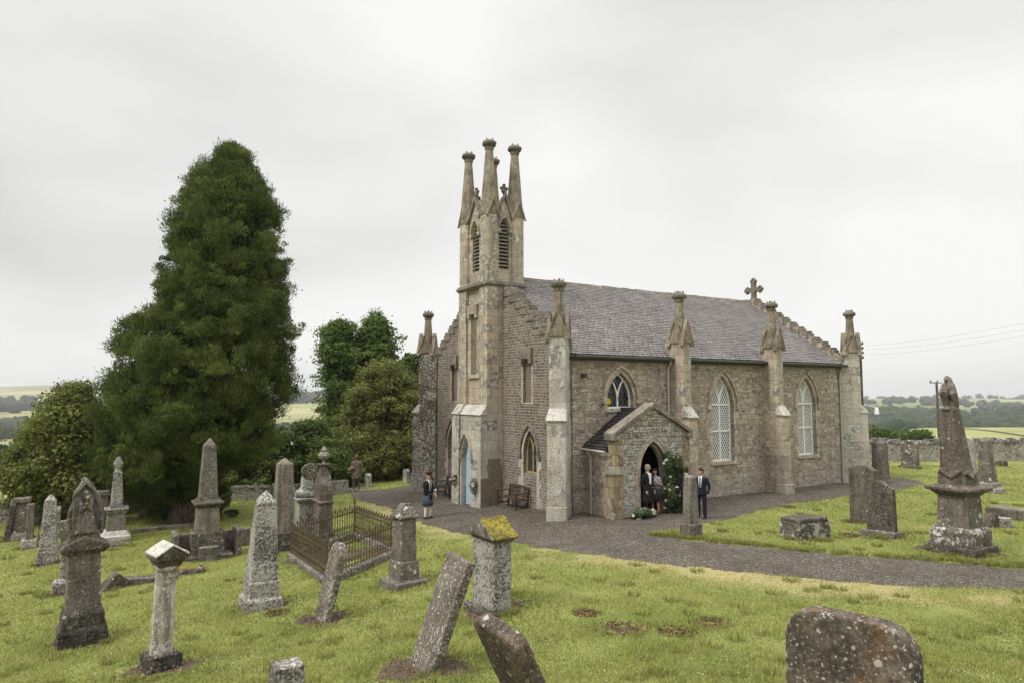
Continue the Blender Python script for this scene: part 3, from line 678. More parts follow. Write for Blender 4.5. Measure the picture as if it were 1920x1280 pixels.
for f, (u0, u1) in ((fS(TN0 + rec), (TS0 + PS, TS1 - PS)), (fS(TN1 - rec, 1), (TS0 + PS, TS1 - PS)), (fW(TS0 + rec), (TN0 + PW, TN1 - PW)), (fW(TS1 - rec, 1), (TN0 + PW, TN1 - PW))):
    gc = MB(); fl = MB(); um = (u0 + u1) / 2
    for q, ue in ((-1, u0), (1, u1)):
        gc.prism([f(ue, ZB - .1, -.05), f(ue, ZB + .08, -.05), f(um, 13.45, -.05), f(um, 13.25, -.05)], [f(ue, ZB - .1, .12), f(ue, ZB + .08, .12), f(um, 13.45, .12), f(um, 13.25, .12)])
    p = f(um, 13.4, -.02); fl.limb([(p[0], p[1], p[2], .07), (p[0], p[1], p[2] + .34, .06)], 8)
    for dx, dz in ((-.13, .24), (.13, .24), (0, .38), (-.06, .1), (.06, .1)):
        q_ = f(um + dx, 13.4 + dz, -.02); fl.ball(q_, .085, .085, .085, 8, None, 6)
    fl.tube([f(um - .14, 13.62, -.02), f(um + .14, 13.62, -.02)], .05, 6)
    gc.build('gable_coping', M['cope'], tower, bevel=.015); fl.build('gable_finial', M['finial'], tower, worn=(.018, .008, .05, 0))
for f, L_ in ((fS(TN0 + rec), LS), (fS(TN1 - rec, 1), LS), (fW(TS0 + rec), LW), (fW(TS1 - rec, 1), LW)):
    cx, z0, w_, zs, za = L_; lv_ = MB(); hh_ = MB(); z = z0
    while z < za - .05:
        half = w_ / 2 if z < zs else w_ / 2 * math.sqrt(max(0, 1 - ((z - zs) / (za - zs)) ** 2)) * .98
        if half > .05: lv_.prism([f(cx - half, z, -.06), f(cx + half, z, -.06), f(cx + half, z + .11, -.2), f(cx - half, z + .11, -.2)], [f(cx - half, z + .03, -.045), f(cx + half, z + .03, -.045), f(cx + half, z + .14, -.2), f(cx - half, z + .14, -.2)])
        z += .165
    lo_ = lv_.build('louvre', M['louvre'], tower)
    hood(tower, L_, f, .03, .07, 'louvre_hood')
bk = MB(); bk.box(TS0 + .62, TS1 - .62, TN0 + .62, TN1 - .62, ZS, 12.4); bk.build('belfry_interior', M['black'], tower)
for (a, b) in ((TS0, TS0 + PS), (TS1 - PS, TS1)):
    for (c, d) in ((TN0, TN0 + PW), (TN1 - PW, TN1)):
        mx_, my_ = (a + b) / 2, (c + d) / 2; p = MB(); hx_, hy_ = PS / 2, PW / 2
        M_ = Matrix.Translation((mx_, my_, 0))
        for q in (-1, 1):
            p.prism([(-hx_ - .02, q * (hy_ - .1), ZB), (hx_ + .02, q * (hy_ - .1), ZB), (0, q * (hy_ - .1), ZB + .62)], [(-hx_ - .02, q * (hy_ + .02), ZB), (hx_ + .02, q * (hy_ + .02), ZB), (0, q * (hy_ + .02), ZB + .62)], M_)
            p.prism([(q * (hx_ - .1), -hy_ - .02, ZB), (q * (hx_ - .1), hy_ + .02, ZB), (q * (hx_ - .1), 0, ZB + .66)], [(q * (hx_ + .02), -hy_ - .02, ZB), (q * (hx_ + .02), hy_ + .02, ZB), (q * (hx_ + .02), 0, ZB + .66)], M_)
            for qq in (-1, 1):
                p.prism([(qq * hx_, q * (hy_ - .02), ZB - .12), (qq * (hx_ + .07), q * (hy_ - .02), ZB - .12), (0, q * (hy_ - .02), ZB + .76), (0, q * (hy_ - .02), ZB + .62)], [(qq * hx_, q * (hy_ + .07), ZB - .12), (qq * (hx_ + .07), q * (hy_ + .07), ZB - .12), (0, q * (hy_ + .07), ZB + .76), (0, q * (hy_ + .07), ZB + .62)], M_)
                p.prism([(q * (hx_ - .02), qq * hy_, ZB - .12), (q * (hx_ - .02), qq * (hy_ + .07), ZB - .12), (q * (hx_ - .02), 0, ZB + .8), (q * (hx_ - .02), 0, ZB + .66)], [(q * (hx_ + .07), qq * hy_, ZB - .12), (q * (hx_ + .07), qq * (hy_ + .07), ZB - .12), (q * (hx_ + .07), 0, ZB + .8), (q * (hx_ + .07), 0, ZB + .66)], M_)
        p.lathe([(.36, ZB), (.37, ZB + .5), (.175, 15.33), (.215, 15.35), (.215, 15.41)], 8, 0, 0, M_, ph=math.pi / 8)
        pn = p.build('spire_pinnacle', M['pinn'], tower, worn=(.022, .02, .1, 1))
        c_ = MB(); crown(c_, 0, 0, 15.45, .34, M_); c_.build('crown_finial', M['finial'], tower, worn=(.018, .01, .05, 0))
# porch -------------------------------------------------------------------
PA, PB, PQ = 1.12, 4.90, 1.78; PC = (PA + PB) / 2; PD = (PC, -.5, 1.34, 1.62, 2.72)
pm = MB(); plate(pm, [(PA, BASE), (PB, BASE), (PB, 2.95), (PC, 3.98), (PA, 2.95)], [[(PD[0] - .67, BASE + .1)] + arch(*PD)[1:2] + arch(*PD)[2:]] if 0 else [arch(*PD)], fS(-PQ), -.4, 0)
porch = pm.build('porch', M['rubble_p'], church)
for a_, b_ in ((PA + .001, PA + .38), (PB - .38, PB - .001)): ps = MB(); ps.box(a_, b_, -PQ + .39, -.0, BASE, 2.42); ps.build('porch_side_wall', M['rubble_s'], porch)
pc = MB()
for q in (-1, 1):
    e_ = PC + q * (PB - PA) / 2; eo = e_ + q * .14
    pc.prism([(eo, -PQ - .09, 2.93), (eo, -PQ - .09, 3.08), (PC, -PQ - .09, 4.17), (PC, -PQ - .09, 3.97)], [(eo, -PQ + .46, 2.93), (eo, -PQ + .46, 3.08), (PC, -PQ + .46, 4.17), (PC, -PQ + .46, 3.97)])
    pc.box(min(e_ - q * .2, eo), max(e_ - q * .2, eo), -PQ - .1, -PQ + .44, 2.80, 2.97)
pc.lathe([(.10, 4.1), (.05, 4.2), (.10, 4.26), (.03, 4.36)], 8, PC, -PQ + .15)
pc.build('porch_coping', M['cope'], porch, worn=(.022, .02, .1, 1))
for u0, u1 in ((PA - .006, PA + .26), (PB - .26, PB + .006)):
    qn = MB(); qn.box(u0, u1, -PQ - .008, -PQ + .3, BASE, 2.82)
    for z in np.arange(-.2, 2.6, .7): (qn.box(PA + .25, PA + .40, -PQ - .006, -PQ + .1, z, z + .33) if u0 < PC else qn.box(PB - .40, PB - .25, -PQ - .006, -PQ + .1, z + .2, z + .5))
    qn.build('porch_quoins', M['quoin'], porch)
bt = MB(); bt.box(PA - .22, PA + .24, -PQ - .16, -PQ + .30, BASE, 1.62); bb = bt.build('porch_buttress', M['quoin'], porch, bevel=.02)
bt = MB(); bt.prism([(PA - .28, -PQ - .21, 1.60), (PA + .25, -PQ - .21, 1.60), (PA + .25, -PQ + .32, 1.60), (PA - .28, -PQ + .32, 1.60)], [(PA - .02, -PQ - .02, 1.88), (PA + .2, -PQ - .02, 1.88), (PA + .2, -PQ + .3, 1.88), (PA - .02, -PQ + .3, 1.88)]); bt.build('weathering_cap', M['cope'], bb, worn=(.02, .02, .1, 1))
am = MB(); f = fS(-PQ)
for k, (o1, o2, d) in enumerate(((.0, .13, .02), (.13, .22, .07))): band(am, arch(PD[0], PD[1], PD[2] + 2 * o1, PD[3], PD[4] + o1 * 1.2), arch(PD[0], PD[1], PD[2] + 2 * o2, PD[3], PD[4] + o2 * 1.2), f, -.05 - (k == 0) * .1, d if k == 0 else .04)
band(am, arch(PD[0], PD[1], PD[2] - .16, PD[3], PD[4] - .1), arch(PD[0], PD[1], PD[2] + .01, PD[3], PD[4]), f, -.36, -.16)
am.build('doorway_moulding', M['ashlar'], porch, bevel=.012)
pv = math.hypot(2.05, 1.42)
def fP(side):
    c_, s_ = 2.05 / pv, 1.42 / pv
    def f(u, v, d):
        x = .95 + v * c_ - d * s_; z = 2.46 + v * s_ + d * c_
        return (x if side < 0 else 2 * PC - x, -u, z)
    return f
slate_roof('porch_roof', M['slate_d'], fP(-1), PQ - .35, pv + .02, .26, .17, porch); slate_roof('porch_roof', M['slate_d'], fP(1), PQ - .35, pv + .02, .26, .17, porch)
pr = MB()
for sd_ in (-1, 1): f = fP(sd_); pr.prism([f(0, 0.05, -.1), f(PQ - .36, 0.05, -.1), f(PQ - .36, pv, -.1), f(0, pv, -.1)], [f(0, 0.05, -.012), f(PQ - .36, 0.05, -.012), f(PQ - .36, pv, -.012), f(0, pv, -.012)])
pr.box(PC - .09, PC + .09, -PQ + .4, -.0, 3.84, 3.97)
pr.build('porch_roof_boards', M['gutter'], porch)
pg = MB(); pg.tube([(.90, -.06, 2.40), (.90, -PQ + .3, 2.38)], .05, 8); pg.tube([(.90, -.45, 2.36), (.95, -.45, 2.25), (PA - .06, -.45, 2.08), (PA - .065, -.45, 1.8), (PA - .065, -.45, -.2)], .038, 8); pg.build('porch_drainpipe', M['pipe'], porch)
pi = MB(); pi.box(PA + .4, PB - .4, -.06, -.01, -.4, 2.6); pi.box(PA + .385, PA + .4, -PQ + .42, -.05, -.4, 2.5); pi.box(PB - .4, PB - .385, -PQ + .42, -.05, -.4, 2.5); pi.build('inner_doors_and_shade_lining', M['black'], porch)  # near-black sheets line both sides: porch shade put into their colour
pf = MB(); pf.box(PA + .4, PB - .4, -PQ - .1, -.07, -.3, .02); pf.build('porch_floor', M['carpet'], porch)
# floodlight on south wall, lamp on the east buttress
fd = MB(); fd.box(.93, 1.13, -.2, -.04, 5.12, 5.3); fd.tube([(1.03, 0, 5.2), (1.03, -.1, 5.2)], .03); fd.build('floodlight', M['gutter'], church, bevel=.01)
lp = MB(); lp.tube([(CL + .9, -.62, 3.9), (CL + 1.25, -.75, 3.83), (CL + 1.38, -.8, 3.8)], .02, 6); lp.lathe([(.05, 3.82), (.09, 3.74), (.12, 3.5), (.10, 3.44)], 12, CL + 1.38, -.8); lp.build('wall_lamp', M['white'], church)
chim = None
# ================================================================== gravestones
SM = {}
SM['grey'] = stone('grey_gravestone', (.165, .145, .12), (.085, .073, .06), .30, .12, stain=.5)
SM['brown'] = stone('brown_gravestone', (.14, .118, .096), (.078, .065, .053), .22, .10, (.52, .49, .43), stain=.6, sscale=13)
SM['dark'] = stone('dark_gravestone', (.10, .088, .070), (.038, .033, .027), .42, .08, (.36, .35, .29), stain=.4, sscale=18)
SM['stained'] = stone('black_stained_stone', (.075, .066, .055), (.022, .02, .017), .40, .04, (.34, .33, .28), stain=.5, sscale=15)
SM['white'] = stone('white_crusted_gravestone', (.25, .235, .205), (.14, .13, .112), .85, .3, (.46, .45, .41), stain=.35, sscale=12)
SM['speck'] = stone('speckled_gravestone', (.16, .145, .125), (.06, .053, .046), .80, 0, (.46, .45, .41), stain=.2, sscale=20)
SM['pale'] = stone('pale_smooth_gravestone', (.21, .185, .15), (.135, .118, .095), .18, .05, (.36, .34, .29), stain=.6)
SM['chalk'] = stone('chalk_white_plinth', (.46, .44, .40), (.30, .29, .26), .5, .2, (.6, .58, .54), stain=.15)
SM['moss'] = stone('mossy_cap', (.27, .23, .045), (.10, .085, .03), .35, 0, (.36, .26, .06), stain=0, bump=1.4, rust=.6, sscale=16)
SM['slab'] = stone('mottled_slab', (.155, .132, .108), (.085, .072, .06), .62, .05, (.40, .385, .34), stain=.5, sscale=16)
SM['rosette'] = stone('rosette_lichen_stone', (.13, .103, .08), (.05, .041, .034), .36, .5, (.42, .39, .36), stain=.3, spot_scale=13, rust=.4)
SM['rosette2'] = stone('spotted_stone', (.155, .138, .113), (.08, .07, .058), .22, .34, (.52, .50, .45), stain=.4, spot_scale=5.)
SM['post'] = stone('flower_grey_post', (.19, .17, .145), (.12, .107, .09), .18, .03, stain=.7)
SM['statue'] = stone('brown_statue_stone', (.15, .11, .08), (.08, .06, .045), .15, 0, stain=.4)
G0 = 'old gravestones standing in the churchyard grass'
def grave(name, px, py, label, cat, rz=0, lean=(0, 0), dirt=.45, group=G0, dz=0):
    p = at(px, py); p.z += dz
    e_ = empty(name, p, EA + R(rz), label, cat, group)
    if lean != (0, 0):
        e_.rotation_mode = 'XYZ'; e_.rotation_euler = (R(lean[0]), R(lean[1]), EA + R(rz))
    if dirt: DIRT.append((p.x, p.y, dirt, 1.))
    e_['_s'] = (p.y * math.cos(PITCH) + (p.z + .8 - CAMZ) * math.sin(PITCH)) / FPX    # metres per pixel
    return e_
def sc(e_):
    v = e_['_s']; return v
WR = (.022, .022, .12, 1)
def obelisk(e_, h, wb, wt, mat, base=(), tipf=.14, wear_=WR, mat2=None, y_aspect=1.0):
    """base: list of (height, width) tiers from the ground"""
    z = -.25; m = MB(); tiers = list(base)
    for i, (hh, ww) in enumerate(tiers):
        z1 = (z + hh) if i else hh; m.fru(z, z1 - .03, ww, ww * y_aspect, ww * .985, ww * .985 * y_aspect); m.fru(z1 - .03, z1, ww * .985, ww * .985 * y_aspect, ww * .9, ww * .9 * y_aspect); z = z1
    if tiers: m.build('plinth', mat2 or mat, e_, worn=(.026, .03, .14, 1))
    s_ = MB(); zt = h - wt * .62
    s_.fru(z - .02, zt, wb, wb * y_aspect, wt, wt * y_aspect); s_.fru(zt, h, wt, wt * y_aspect, .02, .02)
    s_.build('shaft', mat, e_, worn=wear_); return e_
def rect_slab(e_, h, w_, t_, mat, top='round', sag=.2, wear_=WR, zb=-.35):
    """w across (north-south), t thick (east-west)"""
    pts = [(-w_ / 2, zb), (w_ / 2, zb), (w_ / 2, h - sag)]
    N = 14
    if top == 'round': pts += [(w_ / 2 * math.cos(a), h - sag + sag * math.sin(a)) for a in [math.pi * i / N for i in range(1, N)]]
    elif top == 'shoulder': pts += [(w_ / 2 * (abs(math.cos(a)) ** .45) * (1 if math.cos(a) > 0 else -1), h - sag + sag * math.sin(a) ** .8) for a in [math.pi * i / N for i in range(1, N)]]
    elif top == 'gothic': pts += [(w_ / 2 * (1 - i / 7.) ** .75, h - sag + sag * (i / 7.)) for i in range(1, 8)] + [(-w_ / 2 * (1 - i / 7.) ** .75, h - sag + sag * (i / 7.)) for i in range(6, 0, -1)]
    elif top == 'ogee': pts += [(w_ * .42, h - sag * .9), (w_ * .30, h - sag * .45), (w_ * .12, h - sag * .1), (0, h), (-w_ * .12, h - sag * .1), (-w_ * .30, h - sag * .45), (-w_ * .42, h - sag * .9)]
    pts.append((-w_ / 2, h - sag))
    m = MB(); m.poly(pts, lambda u, v, d: (d, u, v), None, -t_ / 2, t_ / 2) if 0 else m.prism([(-t_ / 2, u, v) for u, v in pts], [(t_ / 2, u, v) for u, v in pts])
    return m.build('slab', mat, e_, worn=wear_)
def foot(e_, mat, a, b, z0, z1, cx=0, cy=0, name='footing', worn=(.03, .05, .16, 1)):
    m = MB(); m.fru(z0, z1, a, b, a * .94, b * .94, cx, cy); return m.build(name, mat, e_, worn=worn)
def drape_figure(mb, z, h, w_, seed=1):
    """a stooping draped mourner: robe folds, shoulders, bowed head"""
    rng = random.Random(seed); rings = []
    prof = [(0, .50), (.08, .46), (.25, .36), (.45, .31), (.6, .36), (.72, .38), (.80, .28), (.86, .17), (.92, .16), (.97, .12), (1, .04)]
    for t_, r in prof:
        rings.append([(r * w_ * math.cos(a) * (1 + .09 * math.sin(7 * a + 5 * t_)), r * w_ * .8 * math.sin(a) * (1 + .09 * math.sin(7 * a + 5 * t_)) - .02 * h * math.sin(t_ * 3), z + t_ * h) for a in [2 * math.pi * i / 40 for i in range(40)]])
    mb.ring(rings)
# --- left group
e_ = grave('leaning_headstone', 14, 1012, 'dark leaning headstone at the far left edge beside the capped pillar', 'gravestone', lean=(0, 6)); rect_slab(e_, 1.55, .75, .2, SM['dark'], 'round', .3)
e_ = grave('capped_pillar', 38, 1010, 'squat brown pillar with flat cap and pale tapering side at the far left', 'gravestone'); m = MB(); m.fru(-.3, .28, .82, .8, .72, .7); m.build('plinth', SM['white'], e_, worn=WR); m = MB(); m.fru(.25, 1.42, .46, .62, .40, .44); m.build('shaft', SM['rosette2'], e_, worn=WR); foot(e_, SM['grey'], .60, .62, 1.40, 1.56, name='cap')
e_ = grave('slim_post', 54, 1026, 'slim upright brown post on a pale lichened block between pillar and white obelisk', 'gravestone'); m = MB(); m.fru(.2, 1.55, .25, .22, .22, .2); m.build('shaft', SM['pale'], e_, worn=(.018, .012, .1, 1)); foot(e_, SM['white'], .5, .45, -.2, .28)
e_ = grave('white_obelisk', 89, 1056, 'white lichen crusted obelisk with pointed tip and broken foot, far left', 'gravestone'); obelisk(e_, 2.2, .50, .32, SM['speck'], [(.22, .62), (.22, .56)])
e_ = grave('leaning_post', 128, 1088, 'slim grey square post leaning left beside the draped statue monument', 'gravestone', lean=(0, -5)); m = MB(); m.fru(.5, 1.72, .27, .26, .25, .24); m.build('shaft', SM['grey'], e_, worn=WR); m = MB(); m.fru(-.2, .55, .46, .42, .32, .3); m.build('plinth', SM['speck'], e_, worn=(.03, .06, .16, 1))
e_ = grave('broken_stub', 112, 1112, 'broken pale lichened stone stub half sunk in the grass', 'gravestone', lean=(4, 8), dirt=.5); foot(e_, SM['speck'], .42, .38, -.2, .32, worn=(.03, .09, .16, 1))
# draped statue monument
e_ = grave('statue_monument', 153, 1203, 'tall dark pedestal with weathered draped praying figure on top', 'monument', rz=4, lean=(0, -1), dirt=.7)
m = MB(); m.fru(-.3, .30, .90, .72, .88, .70); m.fru(.30, .38, .88, .70, .80, .62); m.build('plinth', SM['stained'], e_, worn=WR)
m = MB(); m.fru(.36, .62, .78, .60, .76, .58); m.fru(.62, .70, .76, .58, .68, .5); m.build('die', SM['stained'], e_, worn=WR)
m = MB(); m.fru(.68, 1.86, .63, .46, .57, .42); m.build('shaft', SM['grey'], e_, worn=WR)
m = MB(); m.fru(1.84, 1.92, .70, .5, .84, .6); m.prism([(-.44, -.32, 1.92), (.44, -.32, 1.92), (.44, -.32, 2.0), (0, -.32, 2.22), (-.44, -.32, 2.0)], [(-.44, .32, 1.92), (.44, .32, 1.92), (.44, .32, 2.0), (0, .32, 2.22), (-.44, .32, 2.0)]); m.fru(2.1, 2.28, .58, .44, .52, .4); m.build('pediment', SM['dark'], e_, worn=WR)
m = MB()                                                                                                            # mourner inside a rocky niche
m.ring([[(r * math.cos(a) * (1 + .10 * math.sin(5 * a + z * 9)) + .02 * math.sin(z * 20), r * .62 * math.sin(a) * (1 + .1 * math.sin(6 * a + z * 7)), z) for a in [2 * math.pi * i / 36 for i in range(36)]] for r, z in [(.31, 2.24), (.27, 2.42), (.22, 2.6), (.235, 2.8), (.245, 2.95), (.20, 3.1), (.12, 3.25), (.05, 3.36), (.01, 3.40)]])
m.tube([(.30, -.10, 2.3), (.27, -.17, 2.75), (.20, -.16, 3.05), (0, -.14, 3.28), (-.20, -.16, 3.05), (-.27, -.17, 2.75), (-.30, -.10, 2.3)], .045, 7)
m.limb([(0, -.17, 3.08, .065), (0.01, -.19, 3.0, .06)]); m.limb([(-.1, -.15, 2.92, .055), (-.04, -.24, 2.72, .045), (.02, -.26, 2.86, .035)], 8); m.limb([(.1, -.15, 2.92, .055), (.07, -.24, 2.72, .045), (.0, -.26, 2.86, .035)], 8)
for k in range(7): x = -.15 + .05 * k; m.limb([(x * .6, -.19, 2.78, .022), (x * .9, -.235 + .02 * math.sin(k * 2), 2.5, .024), (x * 1.1, -.24, 2.27, .03)], 6)
m.build('draped_figure', SM['grey'], e_, worn=(.013, .014, .05, 0))
e_ = grave('capped_post', 190, 1000, 'grey square pillar with moulded flat cap, behind the draped statue monument', 'gravestone'); m = MB(); m.fru(-.2, .2, .62, .6, .6, .58); m.fru(.2, 1.45, .40, .38, .38, .36); m.fru(1.43, 1.52, .42, .4, .5, .48); m.fru(1.52, 1.66, .5, .48, .46, .44); m.build('pillar', SM['grey'], e_, worn=WR)
e_ = grave('urn_obelisk', 216, 1010, 'pale obelisk with wreath finial on a chalk white pedestal under the big tree', 'monument', dirt=.3)
m = MB(); m.fru(-.2, .18, 1.02, .98, 1.0, .96); m.fru(.18, .36, .86, .82, .72, .68); m.build('plinth', SM['chalk'], e_, worn=WR); m = MB(); m.fru(.34, 1.02, .66, .62, .60, .56); m.build('die', SM['pale'], e_, worn=WR); m = MB(); m.fru(1.0, 1.18, .66, .62, .84, .8); m.build('cornice', SM['speck'], e_, worn=WR)
m = MB(); m.fru(1.15, 2.55, .44, .42, .28, .27); m.build('shaft', SM['speck'], e_, worn=WR); m = MB(); m.ball((0, 0, 2.82), .17, .14, .2); m.lathe([(.13, 2.5), (.1, 2.66), (.12, 2.7)], 12); m.ball((0, 0, 3.02), .09, .08, .08); m.build('finial', SM['speck'], e_, worn=(.018, .04, .06, 0))
e_ = grave('figure_headstone', 202, 985, 'narrow dark headstone with carved figure top, half hidden behind the wreath obelisk', 'gravestone', dirt=0); m = MB(); m.fru(-.2, .9, .5, .4, .4, .32); m.build('pedestal', SM['grey'], e_, worn=WR); m = MB(); drape_figure(m, .9, 1.15, .36); m.build('figure', SM['dark'], e_, worn=(.018, .03, .06, 0))
for k, (px, py, h_, lab, mt) in enumerate(((268, 968, 1.15, 'small pale upright headstone under the big tree, left one of two close together', 'speck'), (281, 966, 1.35, 'small dark pointed headstone under the big tree, right one of two close together', 'grey'), (296, 958, .85, 'low rounded grey headstone beside the tree trunk', 'dark'))):
    e_ = grave('small_headstone', px, py, lab, 'gravestone', dirt=.2); rect_slab(e_, h_, .5 if k < 2 else .9, .3 if k < 2 else .2, SM[mt], 'gothic' if k == 1 else 'round', .22)
e_ = grave('lying_stone', 232, 1002, 'low grey kerb slab lying in the grass beside the chalk white pedestal', 'kerb stone', dirt=.3); m = MB(); m.box(.3, 3.0, -.15, .12, -.2, .2); m.build('slab', SM['grey'], e_, worn=(.03, .03, .14, 1))
e_ = grave('flat_marker', 226, 1022, 'small flat dark marker lying in front of the chalk white pedestal', 'gravestone', dirt=.2); foot(e_, SM['dark'], .7, .5, -.1, .09)
# column with house-shaped cap
e_ = grave('fluted_pillar', 300, 1252, 'white streaked pillar with gabled house shaped cap on a broken black foot', 'gravestone', rz=14, lean=(0, 1.5), dirt=.75)
foot(e_, SM['stained'], .56, .54, -.2, .26, worn=(.028, .13, .14, 1)); m = MB(); m.lathe([(.20, .1), (.19, .9), (.175, 1.72)], 8, sq=.95, ph=math.pi / 8); m.lathe([(.185, 1.72), (.21, 1.74), (.21, 1.79), (.185, 1.81)], 8, ph=math.pi / 8); m.build('shaft', stone('whitewashed_shaft', (.46, .44, .38), (.20, .17, .14), .5, .1, (.62, .60, .55), stain=.75, sscale=10, amt=.6), e_, worn=(.016, .012, .1, 1))
m = MB(); m.fru(1.79, 1.93, .36, .36, .50, .52); m.prism([(-.27, -.28, 1.92), (.27, -.28, 1.92), (.27, -.28, 2.0), (0, -.28, 2.16), (-.27, -.28, 2.0)], [(-.27, .28, 1.92), (.27, .28, 1.92), (.27, .28, 2.0), (0, .28, 2.16), (-.27, .28, 2.0)]); m.build('gabled_cap', SM['dark'], e_, worn=(.018, .016, .1, 1))
m = MB()
for q in (-1, 1): m.prism([(q * .29, -.295, 1.99), (q * .29, -.295, 2.03), (0, -.295, 2.21), (0, -.295, 2.165)], [(q * .29, .295, 1.99), (q * .29, .295, 2.03), (0, .295, 2.21), (0, .295, 2.165)])
m.build('cap_top', SM['chalk'], e_, worn=(.016, .02, .1, 0))
# fallen stones
e_ = grave('fallen_block', 210, 1102, 'dark wedge shaped fallen block with mossy top behind the statue monument', 'gravestone', rz=15, lean=(0, 25), dirt=.3); m = MB(); m.prism([(-.35, -.22, -.25), (.3, -.22, -.25), (.3, .22, -.25), (-.35, .22, -.25)], [(-.1, -.2, .42), (.3, -.2, .30), (.3, .2, .30), (-.1, .2, .42)]); m.build('block', SM['dark'], e_, worn=(.025, .05, .14, 1))
e_ = grave('fallen_slab', 262, 1092, 'long dark slab lying flat in the grass behind the white streaked pillar', 'gravestone', rz=-18, dirt=.3); m = MB(); m.box(-.75, .95, -.2, .2, -.2, .16); m.build('slab', SM['dark'], e_, worn=(.025, .03, .14, 1))
e_ = grave('mossy_rock', 358, 1072, 'low broken rock with yellow moss lying right of the white streaked pillar', 'rock', dirt=.45); foot(e_, SM['dark'], .75, .5, -.2, .14, worn=(.03, .1, .2, 1)); m = MB(); m.ball((-.05, 0, .12), .32, .22, .09); m.build('moss', SM['moss'], e_, worn=(.02, .06, .1, 0))
# big obelisk with screen wall
e_ = grave('great_obelisk', 386, 1043, 'tallest grey obelisk on corniced pedestal with low stone screen, beside the big tree', 'monument', dirt=.8)
m = MB(); m.box(-.75, .75, -.6, .6, -.3, .12); m.box(-.50, .50, -.42, .42, .12, .82); m.build('base', SM['dark'], e_, worn=WR)
m = MB(); m.box(-.95, .95, .25, .40, -.2, .72); m.box(-1.02, -.85, -.5, .45, -.2, .86); m.box(.85, 1.02, -.5, .45, -.2, .86); m.box(-.3, .3, -.75, -.45, -.2, .42); m.build('screen_wall', SM['grey'], e_, worn=(.03, .05, .14, 1))
m = MB(); m.fru(.80, 1.62, .70, .70, .64, .64); m.build('die', SM['pale'], e_, worn=WR); m = MB(); m.fru(1.60, 1.72, .66, .66, .86, .86); m.fru(1.72, 1.80, .92, .92, .90, .90); m.fru(1.80, 1.88, .8, .8, .62, .62); m.build('cornice', SM['dark'], e_, worn=WR)
m = MB(); m.fru(1.86, 3.62, .56, .56, .37, .37); m.fru(3.62, 3.86, .37, .37, .03, .03); m.build('shaft', stone('flecked_obelisk', (.15, .135, .115), (.085, .075, .063), .42, .1, (.36, .35, .31), stain=.4, sscale=16), e_, worn=WR)
e_ = grave('short_stub', 460, 1022, 'short dark upright stub with white lichen, alone between two obelisks', 'gravestone', dirt=.15); rect_slab(e_, .62, .24, .26, SM['rosette2'], 'round', .04)
# speckled obelisk
e_ = grave('speckled_obelisk', 488, 1136, 'leaning black and white speckled obelisk on stepped base in the middle left', 'gravestone', lean=(0, 1.5), dirt=.75); obelisk(e_, 2.75, .66, .42, SM['speck'], [(.26, .88), (.40, .72)])
e_ = grave('smooth_obelisk', 530, 1030, 'smooth tall grey obelisk on plain dark block behind the speckled one', 'gravestone', dirt=.4); m = MB(); m.fru(-.3, .62, .84, .84, .82, .82); m.build('plinth', SM['dark'], e_, worn=WR); m = MB(); m.fru(.6, 2.85, .60, .60, .48, .48); m.fru(2.85, 3.05, .48, .48, .03, .03); m.build('shaft', SM['pale'], e_, worn=WR)
# ornate scroll stone
e_ = grave('scroll_headstone', 572, 1000, 'carved scroll topped lichened headstone just outside the iron railings', 'gravestone', dirt=.3)
m = MB(); m.fru(-.2, .35, .85, .8, .8, .75); m.fru(.35, 1.25, .66, .62, .60, .56); m.fru(1.22, 1.34, .74, .7, .8, .76); m.build('pedestal', SM['speck'], e_, worn=WR)
m = MB(); m.ball((-.1, 0, 1.48), .32, .26, .2); m.ball((.2, -.1, 1.44), .18, .2, .15); m.fru(1.4, 2.3, .42, .34, .40, .26, tx=.06); m.build('carved_top', SM['speck'], e_, worn=(.02, .07, .08, 0))
m = MB()
for r_ in (.09, .19, .27): m.tube([(.08 + r_ * math.cos(a), -.12, 2.3 + r_ * math.sin(a)) for a in [2 * math.pi * i / 20 for i in range(21)]], .045, 6)
m.lathe([(.26, -.10), (.26, .10)], 20, M=Matrix.Translation((.08, 0, 2.3)) @ Matrix.Rotation(R(90), 4, 'X')); m.build('scroll', SM['rosette2'], e_, worn=(.018, .02, .06, 0))
# pointed monument with urn finial inside the railings
e_ = grave('urn_monument', 604, 1010, 'brown pointed gothic headstone with urn finial inside the iron railings', 'monument', dirt=0)
m = MB(); m.fru(-.3, .25, .62, 1.02, .6, 1.0); m.build('plinth', SM['dark'], e_, worn=WR)
m = MB(); pts = [(-.42, .2), (.42, .2), (.42, 1.62), (.34, 1.95), (.2, 2.2), (0, 2.36), (-.2, 2.2), (-.34, 1.95), (-.42, 1.62)]; m.prism([(-.22, u, v) for u, v in pts], [(.22, u, v) for u, v in pts]); m.box(-.27, .27, -.46, .46, 1.3, 1.38); m.build('slab', SM['brown'], e_, worn=WR)
m = MB(); m.fru(2.2, 2.6, .34, .34, .22, .22); m.fru(2.6, 2.68, .34, .34, .46, .46); m.build('neck', SM['brown'], e_, worn=WR); m = MB(); m.lathe([(.06, 2.66), (.05, 2.78), (.16, 2.86), (.20, 2.96), (.17, 3.04), (.08, 3.1), (.10, 3.16), (.05, 3.24), (.02, 3.3)], 14); m.build('urn', SM['speck'], e_, worn=(.016, .03, .06, 0))
